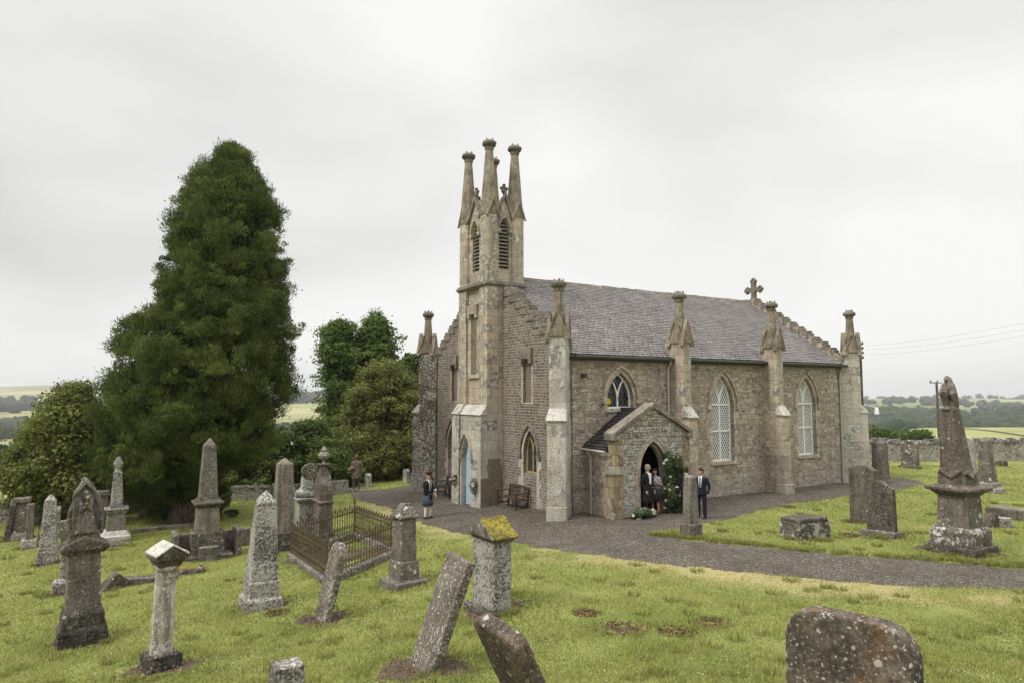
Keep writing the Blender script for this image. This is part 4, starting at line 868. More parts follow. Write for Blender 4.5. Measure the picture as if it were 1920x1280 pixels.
# railings ---------------------------------------------------------------
rc = [at(545, 1046), at(612, 1094), at(742, 1040), at(660, 985)]
c0 = sum(rc, Vector()) / 4; rail = empty('iron_railings', c0, 0, 'rusted ornate iron railings on stone kerb enclosing a grave plot', 'railings')
A_, B_, C_, = rc[0] - c0, rc[1] - c0, rc[2] - c0; D_ = A_ + (C_ - B_); rc = [A_, B_, C_, D_]
for i in range(4):
    p, q = rc[i], rc[(i + 1) % 4]; Ln = (q - p).length; d = (q - p).normalized(); nrm = Vector((-d.y, d.x, 0)).normalized()
    kb = MB(); kz = [-.35, .17]
    kb.prism([tuple(p + nrm * a + Vector((0, 0, kz[0])) + d * b_) for a, b_ in ((-.11, -.1), (.11, -.1), (.11, 0), (-.11, 0))][:0] or [tuple(p - nrm * .11 + Vector((0, 0, -.35))), tuple(q - nrm * .11 + Vector((0, 0, -.35))), tuple(q + nrm * .11 + Vector((0, 0, -.35))), tuple(p + nrm * .11 + Vector((0, 0, -.35)))],
             [tuple(p - nrm * .11 + Vector((0, 0, .17))), tuple(q - nrm * .11 + Vector((0, 0, .17))), tuple(q + nrm * .11 + Vector((0, 0, .17))), tuple(p + nrm * .11 + Vector((0, 0, .17)))])
    kb.build('kerb', SM['slab'], rail, worn=(.03, .04, .14, 1))
    pn = MB(); nb = int(Ln / .125)
    for k in range(nb + 1):
        t = k / nb; b = p + (q - p) * t; tall = k % 2 == 0; h_ = 1.02 if tall else .94
        pn.tube([tuple(b + Vector((0, 0, .1))), tuple(b + Vector((0, 0, h_)))], .013, 5)
        pn.tube([tuple(b + Vector((0, 0, h_ - .02))), tuple(b + Vector((0, 0, h_ + .03))), tuple(b + Vector((0, 0, h_ + .12)))], [.016, .034, .004], 5)
        pn.tube([tuple(b - d * .045 + Vector((0, 0, h_ + .0))), tuple(b + d * .045 + Vector((0, 0, h_ + .0)))], .012, 4)
        for z_ in (.34, .7): pn.tube([tuple(b + Vector((0, 0, z_ - .03))), tuple(b + Vector((0, 0, z_))), tuple(b + Vector((0, 0, z_ + .03)))], [.010, .024, .010], 5)
        if k < nb:
            cc = p + (q - p) * ((k + .5) / nb)
            pn.tube([tuple(cc + d * .058 * math.cos(a) + Vector((0, 0, .80 + .058 * math.sin(a)))) for a in [math.pi * j / 6 for j in range(7)]], .009, 4)
            pn.tube([tuple(cc + d * .05 * math.cos(a) + Vector((0, 0, .30 + .07 * math.sin(a)))) for a in [math.pi * j / 5 for j in range(6)]], .009, 4)
    for z_ in (.24, .88, .42): pn.tube([tuple(p + Vector((0, 0, z_))), tuple(q + Vector((0, 0, z_)))], .017, 5)
    pn.build('railing_panel', M['iron'], rail)
    ps_ = MB(); ps_.tube([tuple(p + Vector((0, 0, -.1))), tuple(p + Vector((0, 0, 1.12)))], .03, 8); ps_.lathe([(.02, 1.1), (.05, 1.16), (.035, 1.2), (.045, 1.24), (.01, 1.36)], 8, p.x, p.y); ps_.build('corner_post', M['iron'], rail)
DIRT.append((c0.x, c0.y, 1.9, 1.)); e_ = rail
# leaning round slab
e_ = grave('round_leaning_slab', 605, 1160, 'round topped brown slab with white lichen streaks leaning back in front of the railings', 'gravestone', lean=(0, 13), dirt=.75); rect_slab(e_, 1.66, .74, .16, SM['slab'], 'round', .30)
# column pedestal at 757
e_ = grave('column_pedestal', 757, 1095, 'thick rounded column on block base with broken carved cap, right of the railings', 'gravestone', rz=8, dirt=.75)
m = MB(); m.fru(-.25, .14, .95, .95, .92, .92); m.fru(.14, .62, .60, .60, .56, .56); m.build('plinth', SM['rosette2'], e_, worn=WR); m = MB(); m.fru(.6, 1.70, .48, .5, .45, .46); m.build('shaft', stone('flecked_column', (.15, .13, .108), (.10, .086, .072), .30, .16, (.42, .40, .35), stain=.4, sscale=14), e_, worn=(.03, .014, .12, 5))
m = MB(); m.fru(1.68, 1.72, .48, .48, .58, .58); m.fru(1.72, 1.78, .60, .60, .58, .58); m.prism([(-.25, -.26, 1.78), (.25, -.26, 1.78), (.25, .26, 1.78), (-.25, .26, 1.78)], [(-.10, -.10, 2.05), (.10, -.10, 2.05), (.10, .10, 2.05), (-.10, .10, 2.05)]); m.build('carved_cap', SM['rosette2'], e_, worn=(.02, .10, .08, 0))
# mossy roofed pedestal
e_ = grave('gabled_headstone', 922, 1142, 'thick grey headstone with gabled roof cap, one slope yellow with moss', 'gravestone', rz=0, dirt=.85)
foot(e_, SM['dark'], .75, 1.3, -.2, .10, worn=(.03, .07, .14, 1)); m = MB(); m.box(-.21, .21, -.47, .47, -.1, 1.50); m.build('slab', SM['speck'], e_, worn=WR)
m = MB(); m.fru(1.48, 1.56, .44, .96, .56, 1.08); pts = [(-.58, 1.56), (.58, 1.56), (.58, 1.60), (0, 1.93), (-.58, 1.60)]; m.prism([(-.31, u, v) for u, v in pts], [(.31, u, v) for u, v in pts]); m.build('gabled_cap', SM['grey'], e_, worn=(.02, .018, .1, 1))
m = MB(); m.prism([(-.30, -.60, 1.58), (.32, -.60, 1.58), (.32, 0, 1.93), (-.30, 0.03, 1.93)], [(-.28, -.58, 1.625), (.31, -.58, 1.625), (.31, .02, 1.965), (-.28, .03, 1.965)]); m.build('moss_layer', SM['moss'], e_, worn=(.018, .10, .10, 1))
# leaning slab in front
e_ = grave('tilted_slab', 795, 1252, 'tall plain slab leaning far to the right in a patch of bare earth', 'gravestone', lean=(3, 20), dirt=.95); rect_slab(e_, 1.83, .80, .17, stone('streaked_slab', (.145, .122, .10), (.085, .07, .057), .52, .18, (.55, .53, .47), stain=.3, spot_scale=11, sscale=22), 'flat', .0)
foot(e_, SM['grey'], .3, .26, -.2, .02, .42, .1, worn=(.03, .06, .14, 1))
# front leaning one, bottom edge
p = atY(926, 1172, 7.2) - Vector((-math.sin(R(27)) * math.cos(EA), -math.sin(R(27)) * math.sin(EA), math.cos(R(27)))) * 1.38; e_ = empty('toppling_slab', p, EA, 'dark slab leaning left at the bottom edge with a white lichen patch on its shoulder', 'gravestone', G0); e_.rotation_euler = (R(3), R(-27), EA)
DIRT.append((p.x, p.y, .5, 1)); TS = e_
rect_slab(e_, 1.42, .86, .17, stone('toppling_stone', (.105, .078, .058), (.05, .038, .03), .42, .15, (.40, .38, .33), stain=.3, sscale=22), 'shoulder', .16)
m = MB(); m.ball((.04, -.32, 1.20), .075, .11, .10); m.build('lichen_patch', SM['chalk'], e_, worn=(.014, .03, .06, 0))
p = atY(537, 1300, 7.6); z = g1(p.x, p.y); e_ = empty('grey_post', (p.x, p.y, z), EA, 'grey lichened square post cut off by the bottom edge of the photo', 'gravestone', G0); m = MB(); m.fru(-.3, atY(537, 1242, 7.6).z - z, .34, .30, .31, .27); m.build('post', SM['speck'], e_, worn=WR)
# big round stone bottom right
p = atY(1598, 1290, 5.6); z = g1(p.x, p.y); e_ = empty('broad_headstone', (p.x, p.y, z), EA + R(14), 'broad round shouldered headstone with white rosette lichen at the bottom right', 'gravestone', G0)
rect_slab(e_, atY(1590, 1150, 5.6).z - z, .98, .20, SM['rosette'], 'shoulder', .34, wear_=(.016, .02, .1, 1)); DIRT.append((p.x, p.y, .5, 1))
# right group
e_ = grave('tapered_post', 1296, 1006, 'smooth grey tapered post on block base at the gravel edge before the porch', 'gravestone', dirt=.5); m = MB(); m.fru(-.2, .42, .52, .52, .50, .50); m.build('plinth', SM['grey'], e_, worn=WR); m = MB(); m.fru(.4, 1.86, .37, .37, .30, .30); m.fru(1.86, 1.92, .30, .30, .16, .16); m.build('shaft', SM['post'], e_, worn=WR)
e_ = grave('chest_tomb', 1510, 1008, 'low ruined chest tomb of dark and white stone in the right lawn', 'tomb', rz=-6, dirt=.2); m = MB(); m.box(-.72, .72, -.36, .36, -.25, .56); m.build('chest', SM['rosette2'] if 0 else stone('tomb_side', (.12, .11, .09), (.06, .055, .045), .7, .2, (.5, .48, .43), stain=.3, sscale=5), e_, worn=(.03, .06, .16, 1)); m = MB(); m.box(-.70, .62, -.38, .34, .54, .68); m.build('lid', SM['dark'], e_, worn=(.03, .06, .16, 1))
e_ = grave('rear_headstone', 1622, 977, 'tall dark headstone with flat shoulders, half behind the grey headstone on the right', 'gravestone', dirt=.3); rect_slab(e_, 2.0, .95, .3, SM['brown'], 'ogee', .16)
e_ = grave('grey_headstone', 1655, 1003, 'dark grey headstone with arched top leaning slightly on a rough footing', 'gravestone', lean=(-3, 3), dirt=.95); foot(e_, SM['rosette2'], .7, 1.15, -.2, .14, worn=(.03, .08, .14, 1)); rect_slab(e_, 1.72, .90, .20, SM['dark'], 'gothic', .26)
e_ = grave('spotted_obelisk', 1652, 905, 'grey obelisk with big white lichen spots near the church corner', 'gravestone', dirt=.2); obelisk(e_, 2.35, .62, .52, SM['rosette2'], [(.15, .75)])
e_ = grave('wall_headstone', 1707, 877, 'dark round topped headstone standing before the right churchyard wall', 'gravestone', dirt=.3); rect_slab(e_, 1.72, 1.05, .2, SM['rosette2'], 'round', .42); foot(e_, SM['dark'], .5, 1.4, -.2, .12)
e_ = grave('leaning_stone', 1822, 879, 'narrow pale stone leaning left, half behind the bird monument', 'gravestone', lean=(0, -8), dirt=.1); rect_slab(e_, 1.9, .5, .18, SM['white'], 'round', .15)
e_ = grave('lichened_obelisk', 1853, 922, 'slim spotted obelisk on a dark block right of the bird monument', 'gravestone', lean=(0, -2), dirt=.2); obelisk(e_, 2.55, .62, .34, SM['rosette2'], [(.22, 1.0), (.25, .8)], mat2=SM['speck'])
e_ = grave('low_block', 1878, 873, 'small low dark block in the grass near the right wall', 'gravestone', dirt=0); foot(e_, SM['dark'], .6, .5, -.1, .34, worn=(.03, .03, .14, 1))
e_ = grave('slab_remnant', 1876, 968, 'low broken kerb slab in the grass right of the bird monument', 'gravestone', dirt=.4); m = MB(); m.box(-.35, .35, -.9, .35, -.2, .36); m.build('slab', SM['grey'], e_, worn=(.03, .04, .14, 1))
e_ = grave('rubble_stone', 1882, 986, 'small pale broken stone in front of the low kerb slab', 'rock', dirt=.3); foot(e_, SM['speck'], .4, .45, -.1, .3, worn=(.03, .08, .12, 1))
e_ = grave('leaning_fragment', 1856, 988, 'dark fragment leaning against the low kerb slab', 'rock', lean=(0, 20), dirt=.2); foot(e_, SM['dark'], .3, .35, -.1, .45, worn=(.03, .05, .12, 1))
for px, lab in ((1893, 'pale flat memorial slab leaning on the right churchyard wall'), (1915, 'dark memorial slab leaning on the right churchyard wall at the picture edge')):
    e_ = grave('wall_slab', px, 862, lab, 'gravestone', dirt=0, rz=-32); m = MB(); m.box(-.45, .45, -.08, .08, -.1, 1.3); m.build('slab', SM['white'] if px == 1893 else SM['dark'], e_, worn=(.035, .03, .12, 1))
# bird monument
e_ = grave('bird_monument', 1803, 1034, 'tall leaning obelisk with carved hooded bird on wide corniced pedestal, right side', 'monument', dirt=1.1)
m = MB(); m.fru(-.3, .22, 1.36, 1.36, 1.32, 1.32); m.build('footing', SM['dark'], e_, worn=(.03, .08, .14, 1)); m = MB(); m.fru(.20, .62, 1.14, 1.14, 1.12, 1.12); m.fru(.62, .72, 1.12, 1.12, .92, .92); m.build('plinth', stone('plinth_crust', (.14, .12, .10), (.07, .06, .05), .5, .2, (.6, .58, .53), stain=.4, sscale=8), e_, worn=WR)
m = MB(); m.fru(.70, 1.62, .86, .86, .78, .78); m.build('die', SM['rosette2'], e_, worn=WR); m = MB(); m.fru(1.58, 1.72, .80, .80, 1.08, 1.08); m.fru(1.72, 1.83, 1.22, 1.22, 1.26, 1.26); m.fru(1.83, 1.9, 1.2, 1.2, .8, .8); m.build('cornice', SM['brown'], e_, worn=WR)
_k = lambda mb: [mb.v.__setitem__(i, (v[0], v[1], 1.86 + (v[2] - 1.86) * 1.215)) for i, v in enumerate(mb.v)]
m = MB(); m.fru(1.86, 2.16, .78, .78, .70, .70, tx=-.03); m.fru(2.14, 2.3, .68, .68, .60, .60, cx=-.04, tx=-.02); m.tube([(-.36, -.38, 2.2), (-.1, -.4, 2.06), (.2, -.39, 2.16), (.32, -.38, 2.24)], .05, 6); m.tube([(-.39, -.3, 2.22), (-.4, 0, 2.06), (-.38, .3, 2.2)], .05, 6); _k(m); m.build('swag_base', SM['brown'], e_, worn=(.02, .04, .1, 0))
m = MB(); m.fru(2.26, 3.66, .60, .60, .40, .40, cx=-.06, tx=-.19, ty=.02); _k(m); m.build('shaft', stone('bird_shaft', (.15, .125, .102), (.09, .075, .06), .25, .18, (.36, .35, .31), stain=.6), e_, worn=WR)
m = MB(); bx = -.25
m.limb([(bx + .02, 0, 3.66, .16), (bx + .06, 0, 3.9, .17), (bx + .03, 0, 4.12, .17), (bx - .0, 0, 4.26, .13)], 14)                                       # hunched body
m.limb([(bx + .02, .02, 4.30, .11), (bx - .08, .02, 4.34, .09)], 12); m.tube([(bx - .14, .02, 4.36), (bx - .2, .02, 4.31), (bx - .21, .02, 4.24)], [.05, .03, .008], 8)      # head, hooked beak
for q in (-1, 1): m.tube([(bx - .02, q * .13, 4.24), (bx - .10, q * .17, 4.02), (bx + .10, q * .15, 3.72), (bx + .16, q * .10, 3.55)], [.06, .13, .10, .04], 10)             # folded wings
m.tube([(bx - .12, 0, 4.1), (bx - .28, 0, 4.04), (bx - .16, 0, 3.8)], [.05, .10, .05], 8); m.ball((bx - .02, 0, 3.64), .26, .24, .07)
_k(m); m.v = [(bx + (v[0] - bx) * .92, v[1] * .82, v[2]) for v in m.v]; m.build('carved_bird', SM['grey'], e_, worn=(.014, .016, .05, 0))
# statue of a man, distant
def rail_low():
    pass
STAT = grave('man_statue', 668, 919, 'brown stone statue of a standing man in a long coat, by the trees', 'statue', rz=-30, dirt=.3)
foot(STAT, SM['grey'], 1.3, 1.0, -.2, .08)
m = MB(); s_ = .98
for q in (-1, 1): m.limb([(q * .11, 0, .98, .10), (q * .12, -.01, .55, .085), (q * .13, 0, .14, .07)]); m.limb([(q * .13, .04, .09, .055), (q * .14, -.14, .08, .05)], 8)
m.ring([[(rx * math.cos(a), ry * math.sin(a), z) for a in [2 * math.pi * i / 24 for i in range(24)]] for z, rx, ry in ((.62, .27, .22), (.75, .26, .21), (1.05, .21, .16), (1.3, .23, .16), (1.48, .24, .15), (1.58, .17, .12), (1.62, .07, .07))])
m.limb([(.22, 0, 1.50, .075), (.30, .02, 1.2, .065), (.30, -.04, .98, .05)]); m.limb([(-.22, 0, 1.50, .075), (-.31, -.02, 1.26, .065), (-.12, -.22, 1.2, .05)]); m.ball((-.34, -.1, 1.12), .13, .1, .11)
m.limb([(0, 0, 1.6, .06), (0, -.01, 1.70, .06)]); m.ball((0, -.01, 1.80), .095, .11, .13); m.ball((0, -.12, 1.79), .02, .03, .03)
m.build('figure', SM['statue'], STAT, worn=(.018, .02, .08, 0))
for px, py, h_, lab in ((628, 912, .9, 'small round topped stone between the urn monument and the man statue'), (690, 912, .75, 'little pale urn stone just right of the man statue'), (762, 905, .8, 'pale sloping stone in the trees left of the church corner'), (513, 958, 1.25, 'pale tall stone edge showing between the two middle obelisks'), (546, 938, .7, 'small pale distant headstone right of the smooth obelisk'), (108, 990, .9, 'small lichened headstone behind the low railings at the left')):
    e_ = grave('distant_headstone', px, py, lab, 'gravestone', dirt=0); rect_slab(e_, h_, .55, .22, SM['speck'], 'round', .2)
# low railings on the left -------------------------------------------------
a, b = at(52, 1016), at(205, 996); lr = empty('plain_railings', a, 0, 'low plain dark iron railings at the far left behind the white obelisk', 'railings')
m = MB(); d = b - a; n_ = int(d.length / .16)
for k in range(n_ + 1):
    q = d * k / n_; m.tube([tuple(q + Vector((0, 0, -.05))), tuple(q + Vector((0, 0, 1.25)))], .012, 5); m.tube([tuple(q + Vector((0, 0, 1.25))), tuple(q + Vector((0, 0, 1.33)))], [.022, .003], 5)
for z_ in (.15, .95, 1.35): m.tube([(0, 0, z_), tuple(d + Vector((0, 0, z_)))], .016, 5)
m.build('bars', M['iron_g'], lr); m = MB(); m.tube([(0, 0, 0), tuple(d)], .12, 6, flat=1.5); m.build('kerb', SM['dark'], lr, worn=(.04, .04, .14, 1))
# ------------------------------------------------------------------ churchyard walls
def stone_wall(name, pts, h_, label, mat, cope_h=.16, group=None, seg=.28, th=.45, cmat=None):
    P_ = [Vector((x, y, 0)) for x, y in pts]; root = empty(name, (P_[0].x, P_[0].y, g1(P_[0].x, P_[0].y)), 0, label, 'wall', group); o0 = root.location
    bm_ = MB(); cpm = MB()
    for p, q in zip(P_[:-1], P_[1:]):
        Ln = (q - p).length; d = (q - p).normalized(); nn = Vector((-d.y, d.x, 0)) * th / 2; n = max(1, int(Ln / 1.2))
        for k in range(n):
            a, b = p + d * Ln * k / n, p + d * Ln * (k + 1) / n; za, zb = g1(a.x, a.y), g1(b.x, b.y)
            Z = lambda v, z: tuple(Vector((v.x, v.y, z)) - o0)
            bm_.prism([Z(a - nn, za - .4), Z(b - nn, zb - .4), Z(b + nn, zb - .4), Z(a + nn, za - .4)], [Z(a - nn * .85, za + h_), Z(b - nn * .85, zb + h_), Z(b + nn * .85, zb + h_), Z(a + nn * .85, za + h_)])
        u = 0
        while u < Ln:                                              # upright coping stones
            l_ = seg * random.uniform(.55, 1.3); a, b = p + d * u, p + d * min(u + l_ - .02, Ln); z = g1(a.x, a.y) + h_; t = random.uniform(.8, 1.25); hh_ = cope_h * random.uniform(.7, 1.3); tl = d * random.uniform(-.03, .03)
            cpm.prism([Z(a - nn * t, z - .02), Z(b - nn * t, z - .02), Z(b + nn * t, z - .02), Z(a + nn * t, z - .02)], [Z(a - nn * t * .7 + tl, z + hh_), Z(b - nn * t * .7 + tl, z + hh_), Z(b + nn * t * .7 + tl, z + hh_ * .9), Z(a + nn * t * .7 + tl, z + hh_)]); u += l_
    bm_.build('wall_body', mat, root); cpm.build('coping', cmat or M['copew'], root, bevel=.03)
    return root
M['copew'] = stone('wall_cope', (.14, .13, .115), (.055, .05, .043), .62, .1, (.46, .45, .42), .3, 0, 8)
M['cope_d'] = stone('dark_wall_cope', (.12, .105, .09), (.05, .045, .038), .35, .0, (.36, .35, .32), .3, 0, 9)
M['rubble_y'] = masonry('churchyard_wall_stone', (.22, .19, .16), (.11, .094, .08), (.08, .07, .06), .36, .15, .03, .8, .6, .06, dark=(.05, .044, .038), damp=.2, rows2=True)
a = at(1600, 864); b = at(2050, 861)
stone_wall('churchyard_wall', [(a.x - 4, a.y + .6), (a.x, a.y), (b.x, b.y), (b.x + 14, b.y - 4)], 1.22, 'lichened rubble wall with upright cope stones closing the right side', M['rubble_y'], .26)
a, b, c_ = at(-160, 986), at(150, 968), at(330, 950)
stone_wall('churchyard_wall', [tuple(a[:2]), tuple(b[:2]), tuple(c_[:2])], .62, 'low dark rubble wall at the far left below the field', M['rubble_y'], .2, cmat=M['cope_d'])
a, b, c_ = at(395, 940), at(560, 933), at(650, 922)
stone_wall('retaining_wall', [tuple(a[:2]), tuple(b[:2]), tuple(c_[:2])], .62, 'low pale stone wall in front of the hedge between the obelisks', M['rubble_y'], .08, cmat=M['cope_d'])
# ------------------------------------------------------------------ benches, pots, flowers
def bench(px, py, rz, label):
    p = at(px, py); e_ = empty('garden_bench', p, rz, label, 'bench', 'wooden benches against the church'); w2 = .72
    m = MB()
    for k in range(5): m.box(-w2 + .03, w2 - .03, -.30 + k * .10, -.225 + k * .10, .42, .445)
    m.build('seat', M['wood'], e_, bevel=.005)
    m = MB()
    for k in range(15): x = -w2 + .09 + k * (2 * w2 - .18) / 14; m.tube([(x, .22, .46), (x, .28, .80 + .05 * math.cos(x / w2 * 1.4))], .014, 6)
    m.tube([(x_, .30, .82 + .08 * math.cos(x_ / w2 * 1.5)) for x_ in np.linspace(-w2, w2, 9)], .03, 6); m.tube([(-w2, .22, .50), (w2, .22, .50)], .025, 6)
    m.build('backrest', M['wood'], e_)
    for sx in (-1, 1):
        m = MB(); m.box(sx * w2 - .03, sx * w2 + .03, -.34, -.28, 0, .64); m.build('leg', M['wood'], e_, bevel=.006)
        m = MB(); m.prism([(sx * w2 - .03, .18, 0), (sx * w2 + .03, .18, 0), (sx * w2 + .03, .24, 0), (sx * w2 - .03, .24, 0)], [(sx * w2 - .03, .28, .88), (sx * w2 + .03, .28, .88), (sx * w2 + .03, .33, .88), (sx * w2 - .03, .33, .88)]); m.build('leg', M['wood'], e_)
        m = MB(); m.box(sx * w2 - .045, sx * w2 + .045, -.36, .24, .64, .67); m.box(sx * w2 - .02, sx * w2 + .02, -.3, .2, .14, .19); m.box(sx * w2 - .02, sx * w2 + .02, -.3, .2, .36, .41); m.build('armrest', M['wood'], e_, bevel=.006)
    return e_
bench(962, 952, EA - R(90), 'brown wooden bench with curved slatted back against the west wall right of the tower')
bench(840, 930, EA - R(90), 'brown wooden bench left of the blue door, half behind the bagpiper')
def np_leaves(name, P, N, S, mat, parent=None, lv=None, asp=.5, jitter=.8, up=0):
    """one rhombic leaf per point; N outward directions, S lengths"""
    n = len(P); rs = RS; Nn = N + rs.normal(0, jitter, (n, 3)); Nn /= np.linalg.norm(Nn, axis=1, keepdims=True) + 1e-9
    r = rs.normal(0, 1, (n, 3)); T = np.cross(Nn, r); T /= np.linalg.norm(T, axis=1, keepdims=True) + 1e-9; B = np.cross(Nn, T); S = S[:, None]
    if up:                                                            # feathery sprays pointing up and out
        T = N / (np.linalg.norm(N, axis=1, keepdims=True) + 1e-9) * .55 + [0, 0, up] + rs.normal(0, .45, (n, 3)); T /= np.linalg.norm(T, axis=1, keepdims=True); B = np.cross(T, r); B /= np.linalg.norm(B, axis=1, keepdims=True) + 1e-9; Nn = np.cross(T, B)
    V = np.stack([P - T * S * .5, P + B * S * asp * .5 + Nn * S * .06, P + T * S * .5, P - B * S * asp * .5 + Nn * S * .06], 1).reshape(-1, 3)
    F = np.arange(n * 4).reshape(n, 4)
    return np_mesh(name, V, F, mat, parent, None if lv is None else np.repeat(lv, 4))
def clump_leaves(cs, rr, per, size, flat=.8, var=.35, bias=.25, loose=0.):
    """leaves scattered through ellipsoid clumps"""
    Ps, Ns, Ls, Ss = [], [], [], []
    for (c, r) in zip(cs, rr):
        n = int(per * (r / np.mean(rr)) ** 2); d = RS.normal(0, 1, (n, 3)); d /= np.linalg.norm(d, axis=1, keepdims=True); d[:, 2] = np.where(RS.rand(n) < bias, abs(d[:, 2]), d[:, 2])
        rad = r * (.30 + .72 * RS.rand(n) ** .7 + .45 * RS.rand(n) ** 6)[:, None] * loose + r * (.55 + .5 * RS.rand(n) ** .6)[:, None] * (1 - loose)
        st3 = RS.uniform(1 - .4 * loose, 1 + .5 * loose, 3) * [1, 1, flat]; Ps.append(np.asarray(c) + d * rad * st3 + np.array([0, 0, .35 * r * loose]) * (d[:, :1] ** 2 + d[:, 1:2] ** 2) * RS.normal(0, .6)); Ns.append(d + [0, 0, .35]); base = RS.rand() * .55
        Ls.append(np.clip(base + RS.rand(n) * .45, 0, 1)); Ss.append(size * (1 + var * RS.normal(0, 1, n)).clip(.4, 2))
    return np.concatenate(Ps), np.concatenate(Ns), np.concatenate(Ss), np.concatenate(Ls)
FM = {}
FM['yew'] = leafmat('dark_conifer_foliage', (.024, .042, .011), (.19, .225, .060), .3)
FM['bushL'] = leafmat('olive_foliage', (.055, .078, .018), (.24, .26, .075), .35)
FM['tall'] = leafmat('mid_green_foliage', (.045, .08, .018), (.16, .215, .055), .35)
FM['brown'] = leafmat('bronze_green_foliage', (.065, .078, .020), (.245, .26, .08), .35)
FM['hedge'] = leafmat('dark_green_foliage', (.035, .06, .016), (.14, .18, .052), .3)
FM['ivy'] = leafmat('garland_foliage', (.03, .05, .018), (.14, .18, .08), .25)
FM['far'] = leafmat('distant_foliage', (.020, .032, .014), (.045, .060, .024), .1)
FM['petal'] = leafmat('white_petals', (.60, .57, .50), (.82, .80, .74), .2)
FM['pink'] = leafmat('dried_flower_petals', (.30, .22, .20), (.66, .60, .56), .2)
def flowers(name, loc, pts, label, cat, per=90, size=.07, white=.12, petal='petal', pr=.055, group=None, leaf='ivy'):
    e_ = empty(name, loc, 0, label, cat, group); cs = np.array([p[:3] for p in pts]); rr = np.array([p[3] for p in pts])
    P_, N_, S_, Lv = clump_leaves(cs, rr, per, size, 1.0); np_leaves('leaves', P_, N_, S_, FM[leaf], e_, Lv, .42)
    k = int(len(pts) * white * 10) ; idx = RS.randint(0, len(P_), k); C2 = P_[idx] + N_[idx] / np.linalg.norm(N_[idx], axis=1, keepdims=True) * .03
    P2, N2, S2, L2 = clump_leaves(C2, np.full(k, pr), 26, pr * 1.2, .8); np_leaves('blossoms', P2, N2, S2, FM[petal], e_, L2, .8); return e_
CM = Matrix.Translation(P0) @ Matrix.Rotation(EA, 4, 'Z')
def cw(s_, n_, z=0): return CM @ Vector((s_, n_, z))
g_ = cw(PC + .72, -PQ - .12); pts = []
for k in range(70):
    t = k / 69; z = .1 + 2.05 * t; wd = .52 - .14 * t; x = .2 - .38 * max(0, t - .75) * 3; pts.append((x + random.uniform(-wd, wd), -.12 + random.uniform(-.16, .16), z + random.uniform(-.08, .08), random.uniform(.13, .2)))
pts = [(*(Matrix.Rotation(EA, 3, 'Z') @ Vector(p[:3])), p[3]) for p in pts]
flowers('flower_column', g_, pts, 'tall column of greenery and white roses climbing the right side of the porch doorway', 'flower display', per=190, size=.075, white=.10)
for dx in (0,):
    g_ = cw(PC - .95, -PQ - .42); pts = [(random.uniform(-.42, .5), random.uniform(-.22, .2), random.uniform(.05, .3), random.uniform(.09, .16)) for _ in range(22)]; pts = [(*(Matrix.Rotation(EA, 3, 'Z') @ Vector(p[:3])), p[3]) for p in pts]
    flowers('flower_cluster', g_, pts, 'low cluster of white roses and greenery left of the porch doorway', 'flower display', per=130, size=.07, white=.14)
for s_, n_, lab in ((TS0 - LO - .06, 6.62, 'bunch of white and mauve flowers tied to the pier left of the blue door'), (TS0 - LO - .06, 4.72, 'bunch of white and dark flowers tied to the pier right of the blue door')):
    g_ = cw(s_, n_, .55); pts = [(random.uniform(-.05, .05), random.uniform(-.17, .17), random.uniform(-.2, .3), .1) for _ in range(9)]; pts = [(*(Matrix.Rotation(EA, 3, 'Z') @ Vector(p[:3])), p[3]) for p in pts]
    flowers('hanging_bouquet', g_, pts, lab, 'bouquet', per=60, size=.07, white=.32, petal='pink', pr=.06, group='bouquets on the tower piers')
